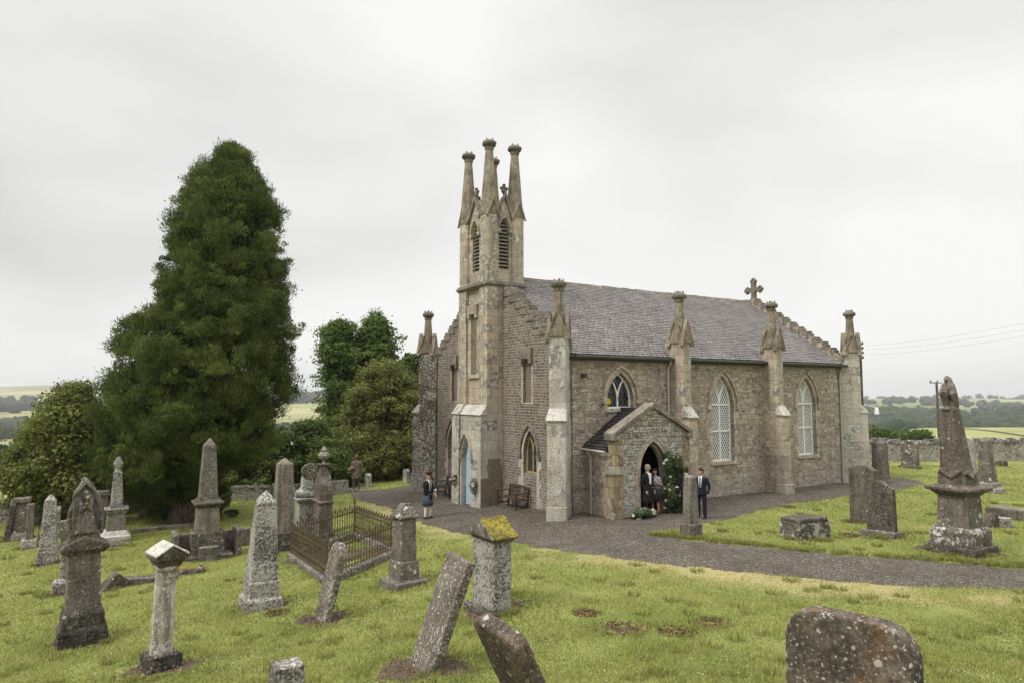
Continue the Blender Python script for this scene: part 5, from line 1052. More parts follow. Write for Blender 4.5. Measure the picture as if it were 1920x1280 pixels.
# ------------------------------------------------------------------ trees
def tube_tree(mb, pts, n=9): mb.tube([p[:3] for p in pts], [p[3] for p in pts], n)
def crown_tree(name, rows, Y, gpx, gpy, label, mat, cat='tree', nclump=220, per=420, size=.10, crad=.55, trunk=True, depth=1.0, asp=.5, flat=.75, fill=.62, group=None, tw_=.35, lean=0, core=True, jitter=.6, lump=.15, up=0, stray=.16):
    """rows: (py, x left, x right) outline of the crown in the photograph, taken as widths at distance Y; the crown is as deep as it is wide"""
    g = atY(gpx, gpy, Y); base = Vector((g.x, Y, g1(g.x, Y))); e_ = empty(name, base, 0, label, cat, group)
    prof = []
    for py, xl, xr in rows:
        a, b = atY(xl, py, Y), atY(xr, py, Y); prof.append((a.z - base.z, (a.x + b.x) / 2 - base.x, (b.x - a.x) / 2))
    prof.sort(); zs = np.array([p[0] for p in prof]); cxs = np.array([p[1] for p in prof]); rs_ = np.array([p[2] for p in prof])
    zz = RS.uniform(zs[0], zs[-1], nclump * 6); rz_ = np.interp(zz, zs, rs_); keep = RS.rand(len(zz)) < (rz_ + .25) / (rs_.max() + .25); zz = zz[keep][:nclump]; rz_ = rz_[keep][:nclump]
    th = RS.uniform(0, 2 * math.pi, len(zz)); cr = crad * RS.uniform(.5, 1.5, len(zz)); cr = np.minimum(cr, rz_ * .7 + .22)
    q = np.where(RS.rand(len(zz)) < fill, RS.uniform(.78, 1.0, len(zz)), RS.uniform(.2, .8, len(zz)))
    rad = np.maximum(rz_ - cr * .8, 0) * q * (1 + lump * np.sin(th * 2 + zz * 2.4) + lump * .7 * np.sin(th * 5 - zz * 3.7))
    out_ = RS.rand(len(zz)) < stray; rad = np.where(out_, np.maximum(rz_ * RS.uniform(.84, .99, len(zz)) - .1, 0), rad); cr = np.where(out_, crad * RS.uniform(.3, .55, len(zz)), cr)       # stray sprays
    cs = np.stack([np.interp(zz, zs, cxs) + rad * np.cos(th), rad * np.sin(th) * depth, zz], 1)
    P_, N_, S_, Lv = clump_leaves(cs, cr, per, size, flat, loose=1.)
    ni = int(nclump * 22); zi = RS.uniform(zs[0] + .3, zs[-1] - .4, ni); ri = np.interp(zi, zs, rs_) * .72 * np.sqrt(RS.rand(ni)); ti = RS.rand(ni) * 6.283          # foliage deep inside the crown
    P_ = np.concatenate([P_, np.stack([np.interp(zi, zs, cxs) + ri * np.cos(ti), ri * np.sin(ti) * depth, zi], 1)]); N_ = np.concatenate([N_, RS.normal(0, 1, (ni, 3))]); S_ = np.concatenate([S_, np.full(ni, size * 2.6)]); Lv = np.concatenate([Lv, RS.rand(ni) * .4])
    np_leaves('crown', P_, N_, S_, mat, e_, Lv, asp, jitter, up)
    if trunk:
        m = MB(); H_ = zs[-1]; x0 = 0
        tube_tree(m, [(0, 0, -.4, tw_ * 1.5), (0, 0, .15, tw_ * 1.15), (np.interp(H_ * .3, zs, cxs) * .4, 0, H_ * .3, tw_ * .8), (np.interp(H_ * .6, zs, cxs), 0, H_ * .6, tw_ * .5), (np.interp(H_ * .93, zs, cxs), 0, H_ * .93, tw_ * .12)])
        for k in range(26):
            i = RS.randint(0, len(cs)); c = cs[i]; zb = max(.8, c[2] - RS.uniform(.5, 2.)); xb = np.interp(zb, zs, cxs) * (.4 if zb < H_ * .35 else 1.)
            m.tube([(xb, 0, zb), ((xb + c[0]) / 2, c[1] * .5, (zb + c[2]) / 2 + .1), tuple(c)], [tw_ * .28, tw_ * .17, tw_ * .06], 6)
        m.build('trunk', M['bark'], e_, smooth=True)
    return e_
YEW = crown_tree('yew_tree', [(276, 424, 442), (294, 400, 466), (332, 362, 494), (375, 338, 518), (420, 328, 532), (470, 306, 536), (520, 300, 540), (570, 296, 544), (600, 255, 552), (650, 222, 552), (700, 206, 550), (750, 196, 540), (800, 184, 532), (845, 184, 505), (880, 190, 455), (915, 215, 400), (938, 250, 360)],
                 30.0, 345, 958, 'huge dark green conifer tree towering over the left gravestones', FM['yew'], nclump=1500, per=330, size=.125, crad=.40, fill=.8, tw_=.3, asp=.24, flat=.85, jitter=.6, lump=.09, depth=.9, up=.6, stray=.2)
m = MB()                                                             # fluted multi-stem butt of the trunk
for k in range(13):
    a = k * 2 * math.pi / 13; r0 = .52 + .12 * math.sin(k * 2.3); m.tube([(r0 * 1.5 * math.cos(a), r0 * 1.5 * math.sin(a), -.35), (r0 * 1.0 * math.cos(a), r0 * math.sin(a), .15), (r0 * .72 * math.cos(a), r0 * .72 * math.sin(a), 1.2), (r0 * .9 * math.cos(a) + .15, r0 * .9 * math.sin(a), 2.6), (r0 * .9 * math.cos(a) + .9, r0 * math.sin(a), 6)], [.28, .2, .15, .13, .06], 8)
for k in range(2):
    m.tube([(.5, 0, .2), (.8 + k * .5, .1, 4), (1.2 + k * .55, .1, 9.5)], [.2, .14, .05], 7)
m.build('trunk', M['bark'], YEW, smooth=True)
crown_tree('broadleaf_tree', [(732, 135, 165), (745, 105, 185), (765, 80, 205), (800, 62, 215), (840, 40, 220), (865, 15, 225), (890, 12, 230), (920, 25, 235), (945, 60, 235)], 31, 130, 960, 'bushy olive green broadleaf tree left of the big conifer', FM['bushL'], nclump=200, per=420, size=.13, crad=.7, tw_=.2, asp=.6)
crown_tree('broadleaf_tree', [(604, 626, 650), (618, 608, 668), (636, 598, 672), (655, 588, 684), (690, 594, 690), (720, 600, 694), (760, 600, 700), (800, 606, 705), (850, 612, 710), (895, 630, 700)], 49, 650, 905, 'tall mid green tree behind the bronze bush, the left one of two', FM['tall'], nclump=190, per=230, size=.18, crad=.72, tw_=.3, asp=.6, lump=.27, fill=.6)
crown_tree('broadleaf_tree', [(592, 694, 714), (606, 680, 732), (628, 662, 744), (655, 660, 752), (700, 668, 756), (760, 660, 755), (850, 665, 750)], 50.5, 712, 905, 'tall mid green tree behind the bronze bush, the right and slightly higher one', FM['tall'], nclump=170, per=230, size=.18, crad=.72, tw_=.28, asp=.6, lump=.27, fill=.6)
crown_tree('broadleaf_tree', [(655, 756, 780), (675, 748, 805), (720, 742, 815), (780, 740, 815), (860, 745, 815)], 54, 776, 905, 'darker tree peeping out left of the church corner pinnacle', FM['tall'], nclump=60, per=380, size=.22, crad=1.05, tw_=.25, asp=.6)
crown_tree('bronze_tree', [(682, 700, 735), (700, 680, 760), (735, 655, 800), (775, 622, 820), (815, 610, 830), (855, 606, 850), (885, 615, 850), (912, 635, 840)], 44, 705, 916, 'broad bronze green bushy tree behind the man statue', FM['brown'], nclump=210, per=480, size=.15, crad=.85, tw_=.2, asp=.55)
HD = [((790, 560, 600), (815, 545, 620), (850, 540, 635), (925, 540, 640)), ((812, 480, 540), (835, 455, 560), (870, 440, 575), (930, 440, 575)), ((825, 430, 470), (850, 405, 490), (880, 395, 500), (935, 395, 500)), ((840, 600, 640), (865, 585, 665), (925, 580, 670))]
for k, r_ in enumerate(HD):
    cx = sum(r_[-1][1:]) / 2; crown_tree('hedge_shrub', list(r_), 41 - k * .6, cx, 930, ('dark leafy shrub behind the urn monument', 'dense green shrub behind the speckled and smooth obelisks', 'brownish green shrub under the right skirts of the big conifer', 'dark shrub left of the man statue')[k], FM['hedge'] if k != 2 else FM['brown'], 'shrub', nclump=70, per=420, size=.14, crad=.6, trunk=True, tw_=.08, asp=.6, group='shrubs along the churchyard hedge')
for px, py, r_, lab, mt in ((318, 975, .55, 'small green bush at the foot of the big conifer, left side', 'hedge'), (412, 968, .5, 'small dark conifer bush right of the great obelisk', 'yew'), (436, 968, .22, 'tiny seedling on the slope right of the great obelisk', 'hedge'), (112, 985, .45, 'scrubby plant behind the low plain railings', 'bushL')):
    p = at(px, py); e_ = empty('small_bush', p, 0, lab, 'bush'); n = 9; cs = np.stack([RS.uniform(-r_, r_, n), RS.uniform(-r_, r_, n) * .7, RS.uniform(.1, r_ * (2.4 if px == 412 else 1.3), n)], 1)
    if px == 412: cs[:, 0] *= (1.3 - cs[:, 2] / (r_ * 2.6))
    P_, N_, S_, Lv = clump_leaves(cs, np.full(n, r_ * .5), 300, .09, .8); np_leaves('foliage', P_, N_, S_, FM[mt], e_, Lv, .4)
    m = MB(); m.tube([(0, 0, -.1), (0, 0, r_)], [.04, .02], 6); m.build('stem', M['bark'], e_)
# ------------------------------------------------------------------ ground sheets
xs = np.concatenate([-np.geomspace(3200, 31, 60), np.arange(-30, 52, .22), np.geomspace(53, 4200, 64)])
ys = np.concatenate([[-25, -12, -6, -3, -1, .5], np.arange(1.5, 52, .22), np.geomspace(53, 5200, 130)])
for px, py, r_, s_ in ((1168, 1178, .55, .62), (1100, 1150, .3, .45), (1330, 1168, .4, .5), (1592, 1004, .35, .8), (1478, 950, .3, .7), (1600, 978, .4, .6), (640, 1075, .8, .5), (1270, 1185, .4, .45), (520, 1150, .3, .5)):
    p = at(px, py); DIRT.append((p.x, p.y, r_, s_))
def dirt_f(x, y):
    d = np.zeros(len(x))
    for dx, dy, r_, s_ in DIRT: q = np.hypot(x - dx, (y - dy) * 1.15) / r_; i = np.where(q < 2)[0]; d[i] = np.maximum(d[i], s_ * (1 - sstep(.40, 1.2, q[i] / (1 + .40 * fracnoise(x[i], y[i], 4.5 / max(r_, .4), 41)))))
    return d
def straw_f(x, y):
    m_ = y < 60; out = np.zeros(len(x)); e = edge_dist(x[m_], y[m_]); wd = .9 + .45 * fracnoise(x[m_], y[m_], 1.1, 3); out[m_] = (1 - sstep(wd * .6, wd * 1.7 + .2, e)) * sstep(-1.3, .1, fracnoise(x[m_], y[m_], .45, 31) + .5 * fracnoise(x[m_], y[m_], 2.4, 32)) ; return out
def lawnmat():
    t = NT('mown_grass', .9); v = t.n('ShaderNodeNewGeometry').outputs['Position']
    a = t.n('ShaderNodeAttribute', attribute_name='dirt').outputs['Fac']; s_ = t.n('ShaderNodeAttribute', attribute_name='straw').outputs['Fac']
    n = t.noise(v, .55, 5, .6); f = t.noise(v, 22, 6, .75)
    g = t.mix(t.ramp(n, (.35, 0), (.65, 1)), (.14, .17, .04), (.22, .235, .07))
    g = t.mix(t.ramp(t.noise(v, 1.7, 4), (.55, 0), (.72, .5)), g, (.26, .24, .10))
    g = t.mix(.9, g, t.ramp(f, (.25, .5), (.75, 1.5)), 'MULTIPLY')
    sk = t.math('MULTIPLY', s_, t.ramp(t.noise(v, 5, 6, .7), (.28, .35), (.6, 1))); g = t.mix(sk, g, t.mix(t.noise(v, 45, 4), (.27, .23, .10), (.45, .38, .20)))
    dk = t.ramp(t.math('ADD', a, t.math('MULTIPLY', t.math('SUBTRACT', t.noise(v, 6, 6, .7), .5), 1.1)), (.42, 0), (.56, 1)); g = t.mix(dk, g, t.mix(t.noise(v, 9, 5), (.055, .045, .035), (.14, .105, .07)))
    return t.out(g, t.bump(f, .8, .04))
lawn = grid_mesh('lawn', xs, ys, lambda x, y: (y < 60) & (x > -31) & (x < 56), lawnmat(), attrs={'dirt': dirt_f, 'straw': straw_f}); tag(lawn, kind='structure')
def farmmat():
    t = NT('patchwork_fields', .95); v = t.n('ShaderNodeNewGeometry').outputs['Position']; mp_ = t.n('ShaderNodeMapping'); mp_.inputs['Scale'].default_value = (.0050, .0032, 0); mp_.inputs['Rotation'].default_value = (0, 0, .35); t.l(v, mp_.inputs[0])
    vo = t.n('ShaderNodeTexVoronoi', voronoi_dimensions='2D', distance='CHEBYCHEV'); vo.inputs['Randomness'].default_value = .75; vo.inputs['Scale'].default_value = 1.0; t.l(mp_.outputs[0], vo.inputs['Vector'])
    s_ = t.n('ShaderNodeSeparateColor'); t.l(vo.outputs['Color'], s_.inputs[0])
    c = t.ramp(s_.outputs[0], (0, (.16, .18, .065)), (.3, (.24, .24, .10)), (.5, (.20, .23, .075)), (.7, (.33, .29, .15)), (.9, (.13, .16, .06)))
    nt_ = t.mix(1.0, c, t.ramp(t.noise(v, .03, 6, .6), (.3, .8), (.7, 1.2)), 'MULTIPLY')
    ed = t.n('ShaderNodeTexVoronoi', voronoi_dimensions='2D', feature='DISTANCE_TO_EDGE'); ed.inputs['Randomness'].default_value = .75; ed.inputs['Scale'].default_value = 1.0; t.l(mp_.outputs[0], ed.inputs['Vector'])
    nt_ = t.mix(t.ramp(ed.outputs['Distance'], (.010, 1), (.022, 0)), nt_, (.03, .038, .018))
    return t.out(nt_)
farm = grid_mesh('farmland', xs, ys, lambda x, y: ~((y < 60) & (x > -31) & (x < 56)), farmmat()); tag(farm, kind='structure')
def gravelmat():
    t = NT('gravel', .95); v = t.n('ShaderNodeNewGeometry').outputs['Position']; vo = t.n('ShaderNodeTexVoronoi'); vo.inputs['Scale'].default_value = 26; t.l(v, vo.inputs['Vector']); s_ = t.n('ShaderNodeSeparateColor'); t.l(vo.outputs['Color'], s_.inputs[0])
    c = t.mix(s_.outputs[0], (.038, .033, .026), (.165, .144, .116)); c = t.mix(t.ramp(t.noise(v, .8, 5, .6), (.35, 0), (.65, .6)), c, (.052, .042, .033)); c = t.mix(t.ramp(s_.outputs[1], (.93, 0), (.96, .6)), c, (.33, .30, .26))
    return t.out(c, t.bump(vo.outputs['Distance'], .8, .03))
px0, px1, py0, py1 = PATH[:, 0].min() - 1, min(PATH[:, 0].max() + 1, 44), PATH[:, 1].min() - 1, PATH[:, 1].max() + 1
gxs = np.arange(px0, px1, .14); gys = np.arange(py0, py1, .14)
def pz(X, Y):
    sd_ = path_sd(X, Y) + .13 * fracnoise(X, Y, 4., 5); return gz(X, Y) + np.clip(sd_ * .12, -.08, .022) + .006 * fracnoise(X, Y, 9., 8)
SDc = {}
gravel = grid_mesh('gravel_path', gxs, gys, lambda x, y: path_sd(x, y) > -.5, gravelmat(), zf=pz); tag(gravel, kind='structure')
# grass blades --------------------------------------------------------------
N = 900000
yb = 4.0 * (44 / 4.0) ** RS.rand(N); xb = (RS.rand(N) * 2 - 1) * (yb * .80 + .6)
sd_ = path_sd(xb, yb); keep = sd_ + .13 * fracnoise(xb, yb, 4., 5) < .05 + .22 * RS.rand(N) ** 3
dd = dirt_f(xb, yb); keep &= RS.rand(N) > dd * 1.12
iv = np.array([(CM.inverted() @ Vector((x, y, 0)))[:2] for x, y in [(0, 0)]])
ca, sa = math.cos(EA), math.sin(EA); ls = (xb - P0.x) * ca + (yb - P0.y) * sa; ln_ = -(xb - P0.x) * sa + (yb - P0.y) * ca
keep &= ~((ls > -.2) & (ls < CL + .3) & (ln_ > -.2) & (ln_ < CW + .3)); xb, yb, sd_, dd = xb[keep], yb[keep], sd_[keep], dd[keep]; n = len(xb)
st_ = straw_f(xb, yb) * (RS.rand(n) * 1.1 + .1); nz = fracnoise(xb, yb, .9, 11); nz2 = fracnoise(xb, yb, 3.2, 12)
hgt = (.022 + .022 * RS.rand(n)) * (1 + .45 * nz2 + .25 * nz) * (1 + .5 * RS.rand(n) ** 8 * 3); hgt = np.where(st_ > .5, hgt * .5, hgt)
edge_t = np.zeros(n)
for dx, dy, r_, s_ in DIRT: edge_t = np.maximum(edge_t, np.exp(-((np.hypot(xb - dx, yb - dy) / r_ - 1.05) / .22) ** 2))
hgt *= 1 + .9 * edge_t * RS.rand(n); hgt = hgt.clip(.012, .16) * (.55 + .45 * sstep(4, 9, yb)) * 1.15
wd_ = .0034 * np.maximum(yb / 8, .8) * (1 + RS.rand(n) * .6); az = RS.rand(n) * 6.283; la = RS.rand(n) * 6.283; lean_ = hgt * RS.uniform(.2, 1.1, n)
zb_ = gz(xb, yb) - .008
V = np.stack([np.stack([xb - np.cos(az) * wd_, yb - np.sin(az) * wd_, zb_], 1), np.stack([xb + np.cos(az) * wd_, yb + np.sin(az) * wd_, zb_], 1), np.stack([xb + np.cos(la) * lean_, yb + np.sin(la) * lean_, zb_ + hgt], 1)], 1).reshape(-1, 3)
def bladesmat():
    t = NT('grass_blades', .7); t.b.inputs['Specular IOR Level'].default_value = .1; a = t.n('ShaderNodeAttribute', attribute_name='lv').outputs['Fac']; s_ = t.n('ShaderNodeAttribute', attribute_name='straw').outputs['Fac']
    c = t.ramp(a, (0, (.105, .138, .032)), (.4, (.232, .256, .070)), (.75, (.345, .345, .115)), (1, (.50, .45, .20))); c = t.mix(s_, c, t.mix(a, (.34, .29, .13), (.58, .50, .27)))
    t.l(c, t.b.inputs['Base Color']); tr = t.n('ShaderNodeBsdfTranslucent'); t.l(c, tr.inputs['Color']); ms = t.n('ShaderNodeMixShader'); ms.inputs[0].default_value = .3; o = t.t.nodes['Material Output']
    t.l(t.b.outputs[0], ms.inputs[1]); t.l(tr.outputs[0], ms.inputs[2]); t.l(ms.outputs[0], o.inputs['Surface']); return t.m
lv = (.42 + .20 * nz + .24 * nz2 + .16 * fracnoise(xb, yb, .25, 15) + .20 * RS.normal(0, 1, n)).clip(0, 1) * (1 - .35 * edge_t)
gr = np_mesh('grass', V, np.arange(3 * n).reshape(n, 3), bladesmat(), None, np.repeat(lv, 3)); a = gr.data.attributes.new('straw', 'FLOAT', 'POINT'); a.data.foreach_set('value', np.repeat(st_.clip(0, 1), 3).astype(np.float32)); tag(gr, 'short mown yellow green grass of the churchyard', 'grass', kind='stuff')
def tufts(name, label, spots, per=260, h0=.22, mat=None):
    Vs = []; Lv = []
    for x, y, r_ in spots:
        k = per; a = RS.rand(k) * 6.283; q = r_ * np.sqrt(RS.rand(k)); bx_, by_ = x + q * np.cos(a), y + q * np.sin(a); hh_ = h0 * (.5 + .7 * RS.rand(k)); az = RS.rand(k) * 6.283; la = a + RS.normal(0, .7, k); ln2 = hh_ * RS.uniform(.2, .9, k); w_ = .006 * max(1, y / 9); z = gz(bx_, by_) - .01
        Vs.append(np.stack([np.stack([bx_ - np.cos(az) * w_, by_ - np.sin(az) * w_, z], 1), np.stack([bx_ + np.cos(az) * w_, by_ + np.sin(az) * w_, z], 1), np.stack([bx_ + np.cos(la) * ln2, by_ + np.sin(la) * ln2, z + hh_], 1)], 1).reshape(-1, 3)); Lv.append(np.repeat(RS.rand(k) * .9, 3))
    V_ = np.concatenate(Vs); o = np_mesh(name, V_, np.arange(len(V_)).reshape(-1, 3), mat or bladesmat(), None, np.concatenate(Lv)); return tag(o, label, 'grass', kind='stuff')
sp_ = []
for px, py, n_, spr in ((1800, 1040, 16, .75), (1510, 1012, 16, .8), (1655, 1006, 5, .5), (820, 1165, 4, .2), (930, 1150, 6, .5), (1296, 1008, 5, .3), (580, 1000, 8, .6), (700, 1010, 10, .9), (160, 1205, 6, .5), (1740, 1290, 10, .5), (1475, 1240, 4, .3)):
    p = at(px, py)
    for _ in range(n_): sp_.append((p.x + random.uniform(-spr, spr), p.y - random.uniform(.0, .25), .12))
r_ = random.Random(5)
for _ in range(420):
    y_ = 5.5 * (30 / 5.5) ** r_.random(); x_ = (r_.random() * 2 - 1) * y_ * .78
    if float(path_sd(np.array([x_]), np.array([y_]))[0]) < -.2: sp_.append((x_, y_, .10 + .15 * r_.random()))
FAR_E = PATH[14:21]
for i_ in range(len(FAR_E) - 1):
    for _ in range(24): q_ = r_.random(); p_ = FAR_E[i_] * (1 - q_) + FAR_E[i_ + 1] * q_; sp_.append((p_[0] + r_.uniform(-.1, .1), p_[1] + r_.uniform(.05, .45), .14))
tufts('long_grass', 'long unmown grass tufts round the feet of the stones', sp_, 90, .12)
# clover flowers: white specks in the grass
k = 5000; fy = 4.5 * (24 / 4.5) ** RS.rand(k); fx = (RS.rand(k) * 2 - 1) * fy * .78; nn_ = fracnoise(fx, fy, .8, 21); ok = (nn_ > .15) & (path_sd(fx, fy) < -.3); fx, fy = fx[ok], fy[ok]; fz = gz(fx, fy) + .055
P_ = np.stack([fx, fy, fz], 1); fl_ = np_leaves('clover_flowers', P_, np.tile([0, 0, 1.], (len(P_), 1)), np.full(len(P_), .02), FM['petal'], None, RS.rand(len(P_)), 1., .3); tag(fl_, 'tiny white clover flowers scattered in the grass', 'flowers', kind='stuff')
# loose earth, roots and stones around feet
k = 30000; ii = RS.randint(0, len(DIRT), k); D_ = np.array(DIRT); a = RS.rand(k) * 6.283; q = D_[ii, 2] * (.25 + .75 * RS.rand(k)); fx = D_[ii, 0] + q * np.cos(a); fy = D_[ii, 1] + q * np.sin(a); P_ = np.stack([fx, fy, gz(fx, fy) + .004 + .03 * RS.rand(k) ** 3], 1)
DM = leafmat('loose_earth', (.035, .026, .02), (.27, .16, .085), .0, .95); o = np_leaves('loose_earth', P_, np.tile([0, 0, 1.], (k, 1)), RS.uniform(.012, .065, k), DM, None, RS.rand(k) ** 1.3, .55, .9); tag(o, 'crumbs of bare earth and dead grass round the stones', 'soil', kind='stuff')
# ------------------------------------------------------------------ distant trees and woods
def blob_mesh(cs, rs_, hs, sub=2, seed=3):
    bm = bmesh.new(); bmesh.ops.create_icosphere(bm, subdivisions=sub, radius=1); base = np.array([v.co[:] for v in bm.verts]); F = np.array([[v.index for v in f.verts] for f in bm.faces]); bm.free()
    Vs, Fs, Lv = [], [], []; r = np.random.RandomState(seed)
    for i, (c, rad, h_) in enumerate(zip(cs, rs_, hs)):
        ph = r.rand(6) * 6.28; d = 1 + .17 * np.sin(base[:, 0] * 4 + ph[0]) * np.sin(base[:, 1] * 4.5 + ph[1]) + .16 * np.sin(base[:, 2] * 6 + ph[2] + base[:, 0] * 5) + r.normal(0, .13, len(base))
        v = base * d[:, None] * [rad, rad, h_ * .5] + np.array(c) + [0, 0, h_ * .42]; Vs.append(v); Fs.append(F + i * len(base)); Lv.append(np.clip(.5 * r.rand() + .5 * r.rand(len(base)), 0, 1))
    return np.concatenate(Vs), np.concatenate(Fs), np.concatenate(Lv)
def wood(name, label, spots, seed=3, mat='far', sub=2):
    cs = [(x, y, g1(x, y)) for x, y, r_, h_ in spots]; V, F, lv = blob_mesh(cs, [s[2] for s in spots], [s[3] for s in spots], sub, seed); o = np_mesh(name, V, F, FM[mat], None, lv); return tag(o, label, 'woodland', kind='stuff')
def band_spots(n, r0, r1, t0, t1, rad, wob=.0, seed=1):
    r = random.Random(seed); out = []
    for _ in range(n):
        t = r.uniform(t0, t1); y = r.uniform(r0, r1) * (1 + wob * math.sin(t * 23 + seed)); k = rad * r.uniform(.7, 1.3); out.append((t * y, y, k, k * r.uniform(1.5, 2.0)))
    return out
wood('valley_wood', 'dark wood filling the valley beyond the right wall', band_spots(620, 800, 1120, .44, .85, 9, .06, 2) + band_spots(160, 300, 420, .44, .56, 6.5, .1, 7), 4)
wood('hillside_wood', 'strips of wood and hedges on the far slopes at the right', band_spots(90, 1380, 1420, .44, .9, 6, .04, 3) + band_spots(70, 1650, 1800, .60, .9, 9, .08, 5) + band_spots(50, 2000, 2100, .44, .62, 10, .04, 6) + band_spots(110, 2900, 3000, .45, .95, 9, .03, 9), 5)
wood('left_valley_wood', 'dark clumps of wood in the valley at the far left', band_spots(90, 700, 820, -.80, -.60, 10, .1, 11) + band_spots(90, 1150, 1350, -.9, -.55, 14, .1, 12) + band_spots(60, 900, 940, -.9, -.6, 6, .05, 14), 6)
wood('ridge_wood', 'dark wood along the ridge between the conifer and the twin topped tree', band_spots(150, 1900, 2200, -.36, -.12, 16, .05, 13) + band_spots(60, 520, 545, -.34, -.2, 4, .03, 17) + band_spots(60, 800, 812, -.36, -.2, 4, .03, 18), 7)
for x_, sp in enumerate([(16.5, 53, 2.2, 3.0), (19.5, 55, 2.4, 3.2), (22.5, 54, 2.2, 2.8), (25.5, 56, 2.4, 3.2), (29, 57, 2.2, 2.8), (33.5, 58, 2.0, 2.6), (38.0, 60, 1.2, 2.2)]):
    e_ = empty('field_tree', (sp[0], sp[1], g1(sp[0], sp[1])), 0, 'round dark bush top showing over the right wall, number %s from the church' % ('one two three four five six seven'.split()[x_]), 'tree', 'bushes beyond the right wall')
    n = 14; cs = np.stack([RS.uniform(-1, 1, n) * sp[2] * .7, RS.uniform(-1, 1, n) * sp[2] * .5, RS.uniform(.25, .8, n) * sp[3]], 1); P_, N_, S_, Lv = clump_leaves(cs, np.full(n, sp[2] * .42), 380, .2, .8); np_leaves('crown', P_, N_, S_, FM['hedge'], e_, Lv, .6)
    m = MB(); m.tube([(0, 0, -.4), (0, 0, sp[3] * .6)], [.2, .1], 7); m.build('trunk', M['bark'], e_)
for k, (px, py, Y, r_, lab) in enumerate(((42, 808, 330, 5, 'small round field tree in the far left valley'), (42, 830, 300, 6, 'dark field tree standing lower in the far left valley'), (12, 832, 300, 5, 'dark field tree at the very left edge of the valley'), (48, 872, 170, 4.2, 'dark round tree in the left valley field, nearest of them'), (75, 812, 320, 5, 'dark field tree beside the olive bush outline'))):
    x = (px - 960) / 1284 * Y; e_ = empty('field_tree', (x, Y, g1(x, Y)), 0, lab, 'tree', 'field trees in the left valley'); n = 22; cs = np.stack([RS.uniform(-1, 1, n) * r_ * .65, RS.uniform(-1, 1, n) * r_ * .5, RS.uniform(.3, 1.5, n) * r_], 1)
    P_, N_, S_, Lv = clump_leaves(cs, np.full(n, r_ * .42), 260, .75, .8); np_leaves('crown', P_, N_, S_, FM['far'], e_, Lv, .7); m = MB(); m.tube([(0, 0, -1), (0, 0, r_)], [.5, .3], 7); m.build('trunk', M['bark'], e_)
for x, y, lab in ((-.71 * 900, 930, 'tiny white farmhouse far away at the left edge'), (.64 * 1000, 1000, 'tiny pale farm building far away in the right valley')):
    e_ = empty('farmhouse', (x, y, g1(x, y)), R(25), lab, 'house'); m = MB(); m.box(-9, 9, -4, 4, -2, 5); m.build('wall', M['white'], e_); m = MB(); m.prism([(-9.4, -4.6, 4.9), (9.4, -4.6, 4.9), (9.4, 4.6, 4.9), (-9.4, 4.6, 4.9)], [(-9.4, -.1, 9), (9.4, -.1, 9), (9.4, .1, 9), (-9.4, .1, 9)]); m.build('roof', M['slate'], e_)
# ------------------------------------------------------------------ poles and wires
p = atY(1609, 700, 47); gzp = g1(p.x, 47); e_ = empty('utility_pole', (p.x, 47, gzp), 0, 'dark wooden utility pole with four insulator arms just behind the church corner', 'pole'); top = atY(1614, 642, 47).z - gzp
m = MB(); m.tube([(0.1, 0, -.3), (.15, 0, top)], [.17, .14], 10); m.build('pole', M['bark'], e_)
m = MB()
for k in range(4): z = top - .12 - k * .32; m.tube([(-.15, .0, z), (.42, 0, z)], .035, 6); m.lathe([(.03, z), (.06, z + .05), (.05, z + .15), (.02, z + .17)], 8, .38, 0)
m.build('insulator_arm', M['gutter'], e_)
p2 = atY(1758, 760, 75); gz2 = g1(p2.x, 75); e2 = empty('crossarm_pole', (p2.x, 75, gz2), 0, 'thin pole with short crossarm seen behind the carved bird', 'pole'); t2 = atY(1757, 716, 75).z - gz2
m = MB(); m.tube([(0, 0, -.3), (0, 0, t2)], [.16, .12], 9); m.build('pole', M['bark'], e2); m = MB(); m.box(-.75, .55, -.06, .06, t2 - .1, t2); m.lathe([(.05, t2), (.06, t2 + .2), (.02, t2 + .24)], 8, -.65, 0); m.lathe([(.05, t2), (.06, t2 + .2), (.02, t2 + .24)], 8, .1, 0); m.build('crossarm', M['gutter'], e2)
for k, (ya, yb_, lab) in enumerate(((600, 647, 'uppermost of three thin overhead wires at the right'), (613, 655, 'middle one of three thin overhead wires at the right'), (625, 664, 'lowest of three thin overhead wires at the right'))):
    a = atY(1621, yb_, 47); b = atY(1990, ya - 9, 30); m = MB(); pts = [tuple(a.lerp(b, t) - Vector((0, 0, .5 * 4 * t * (1 - t) * .5))) for t in np.linspace(0, 1, 14)]; m.tube(pts, .004, 4); o = m.build('overhead_wire', M['gutter']); tag(o, lab, 'wire', 'overhead wires to the utility pole')
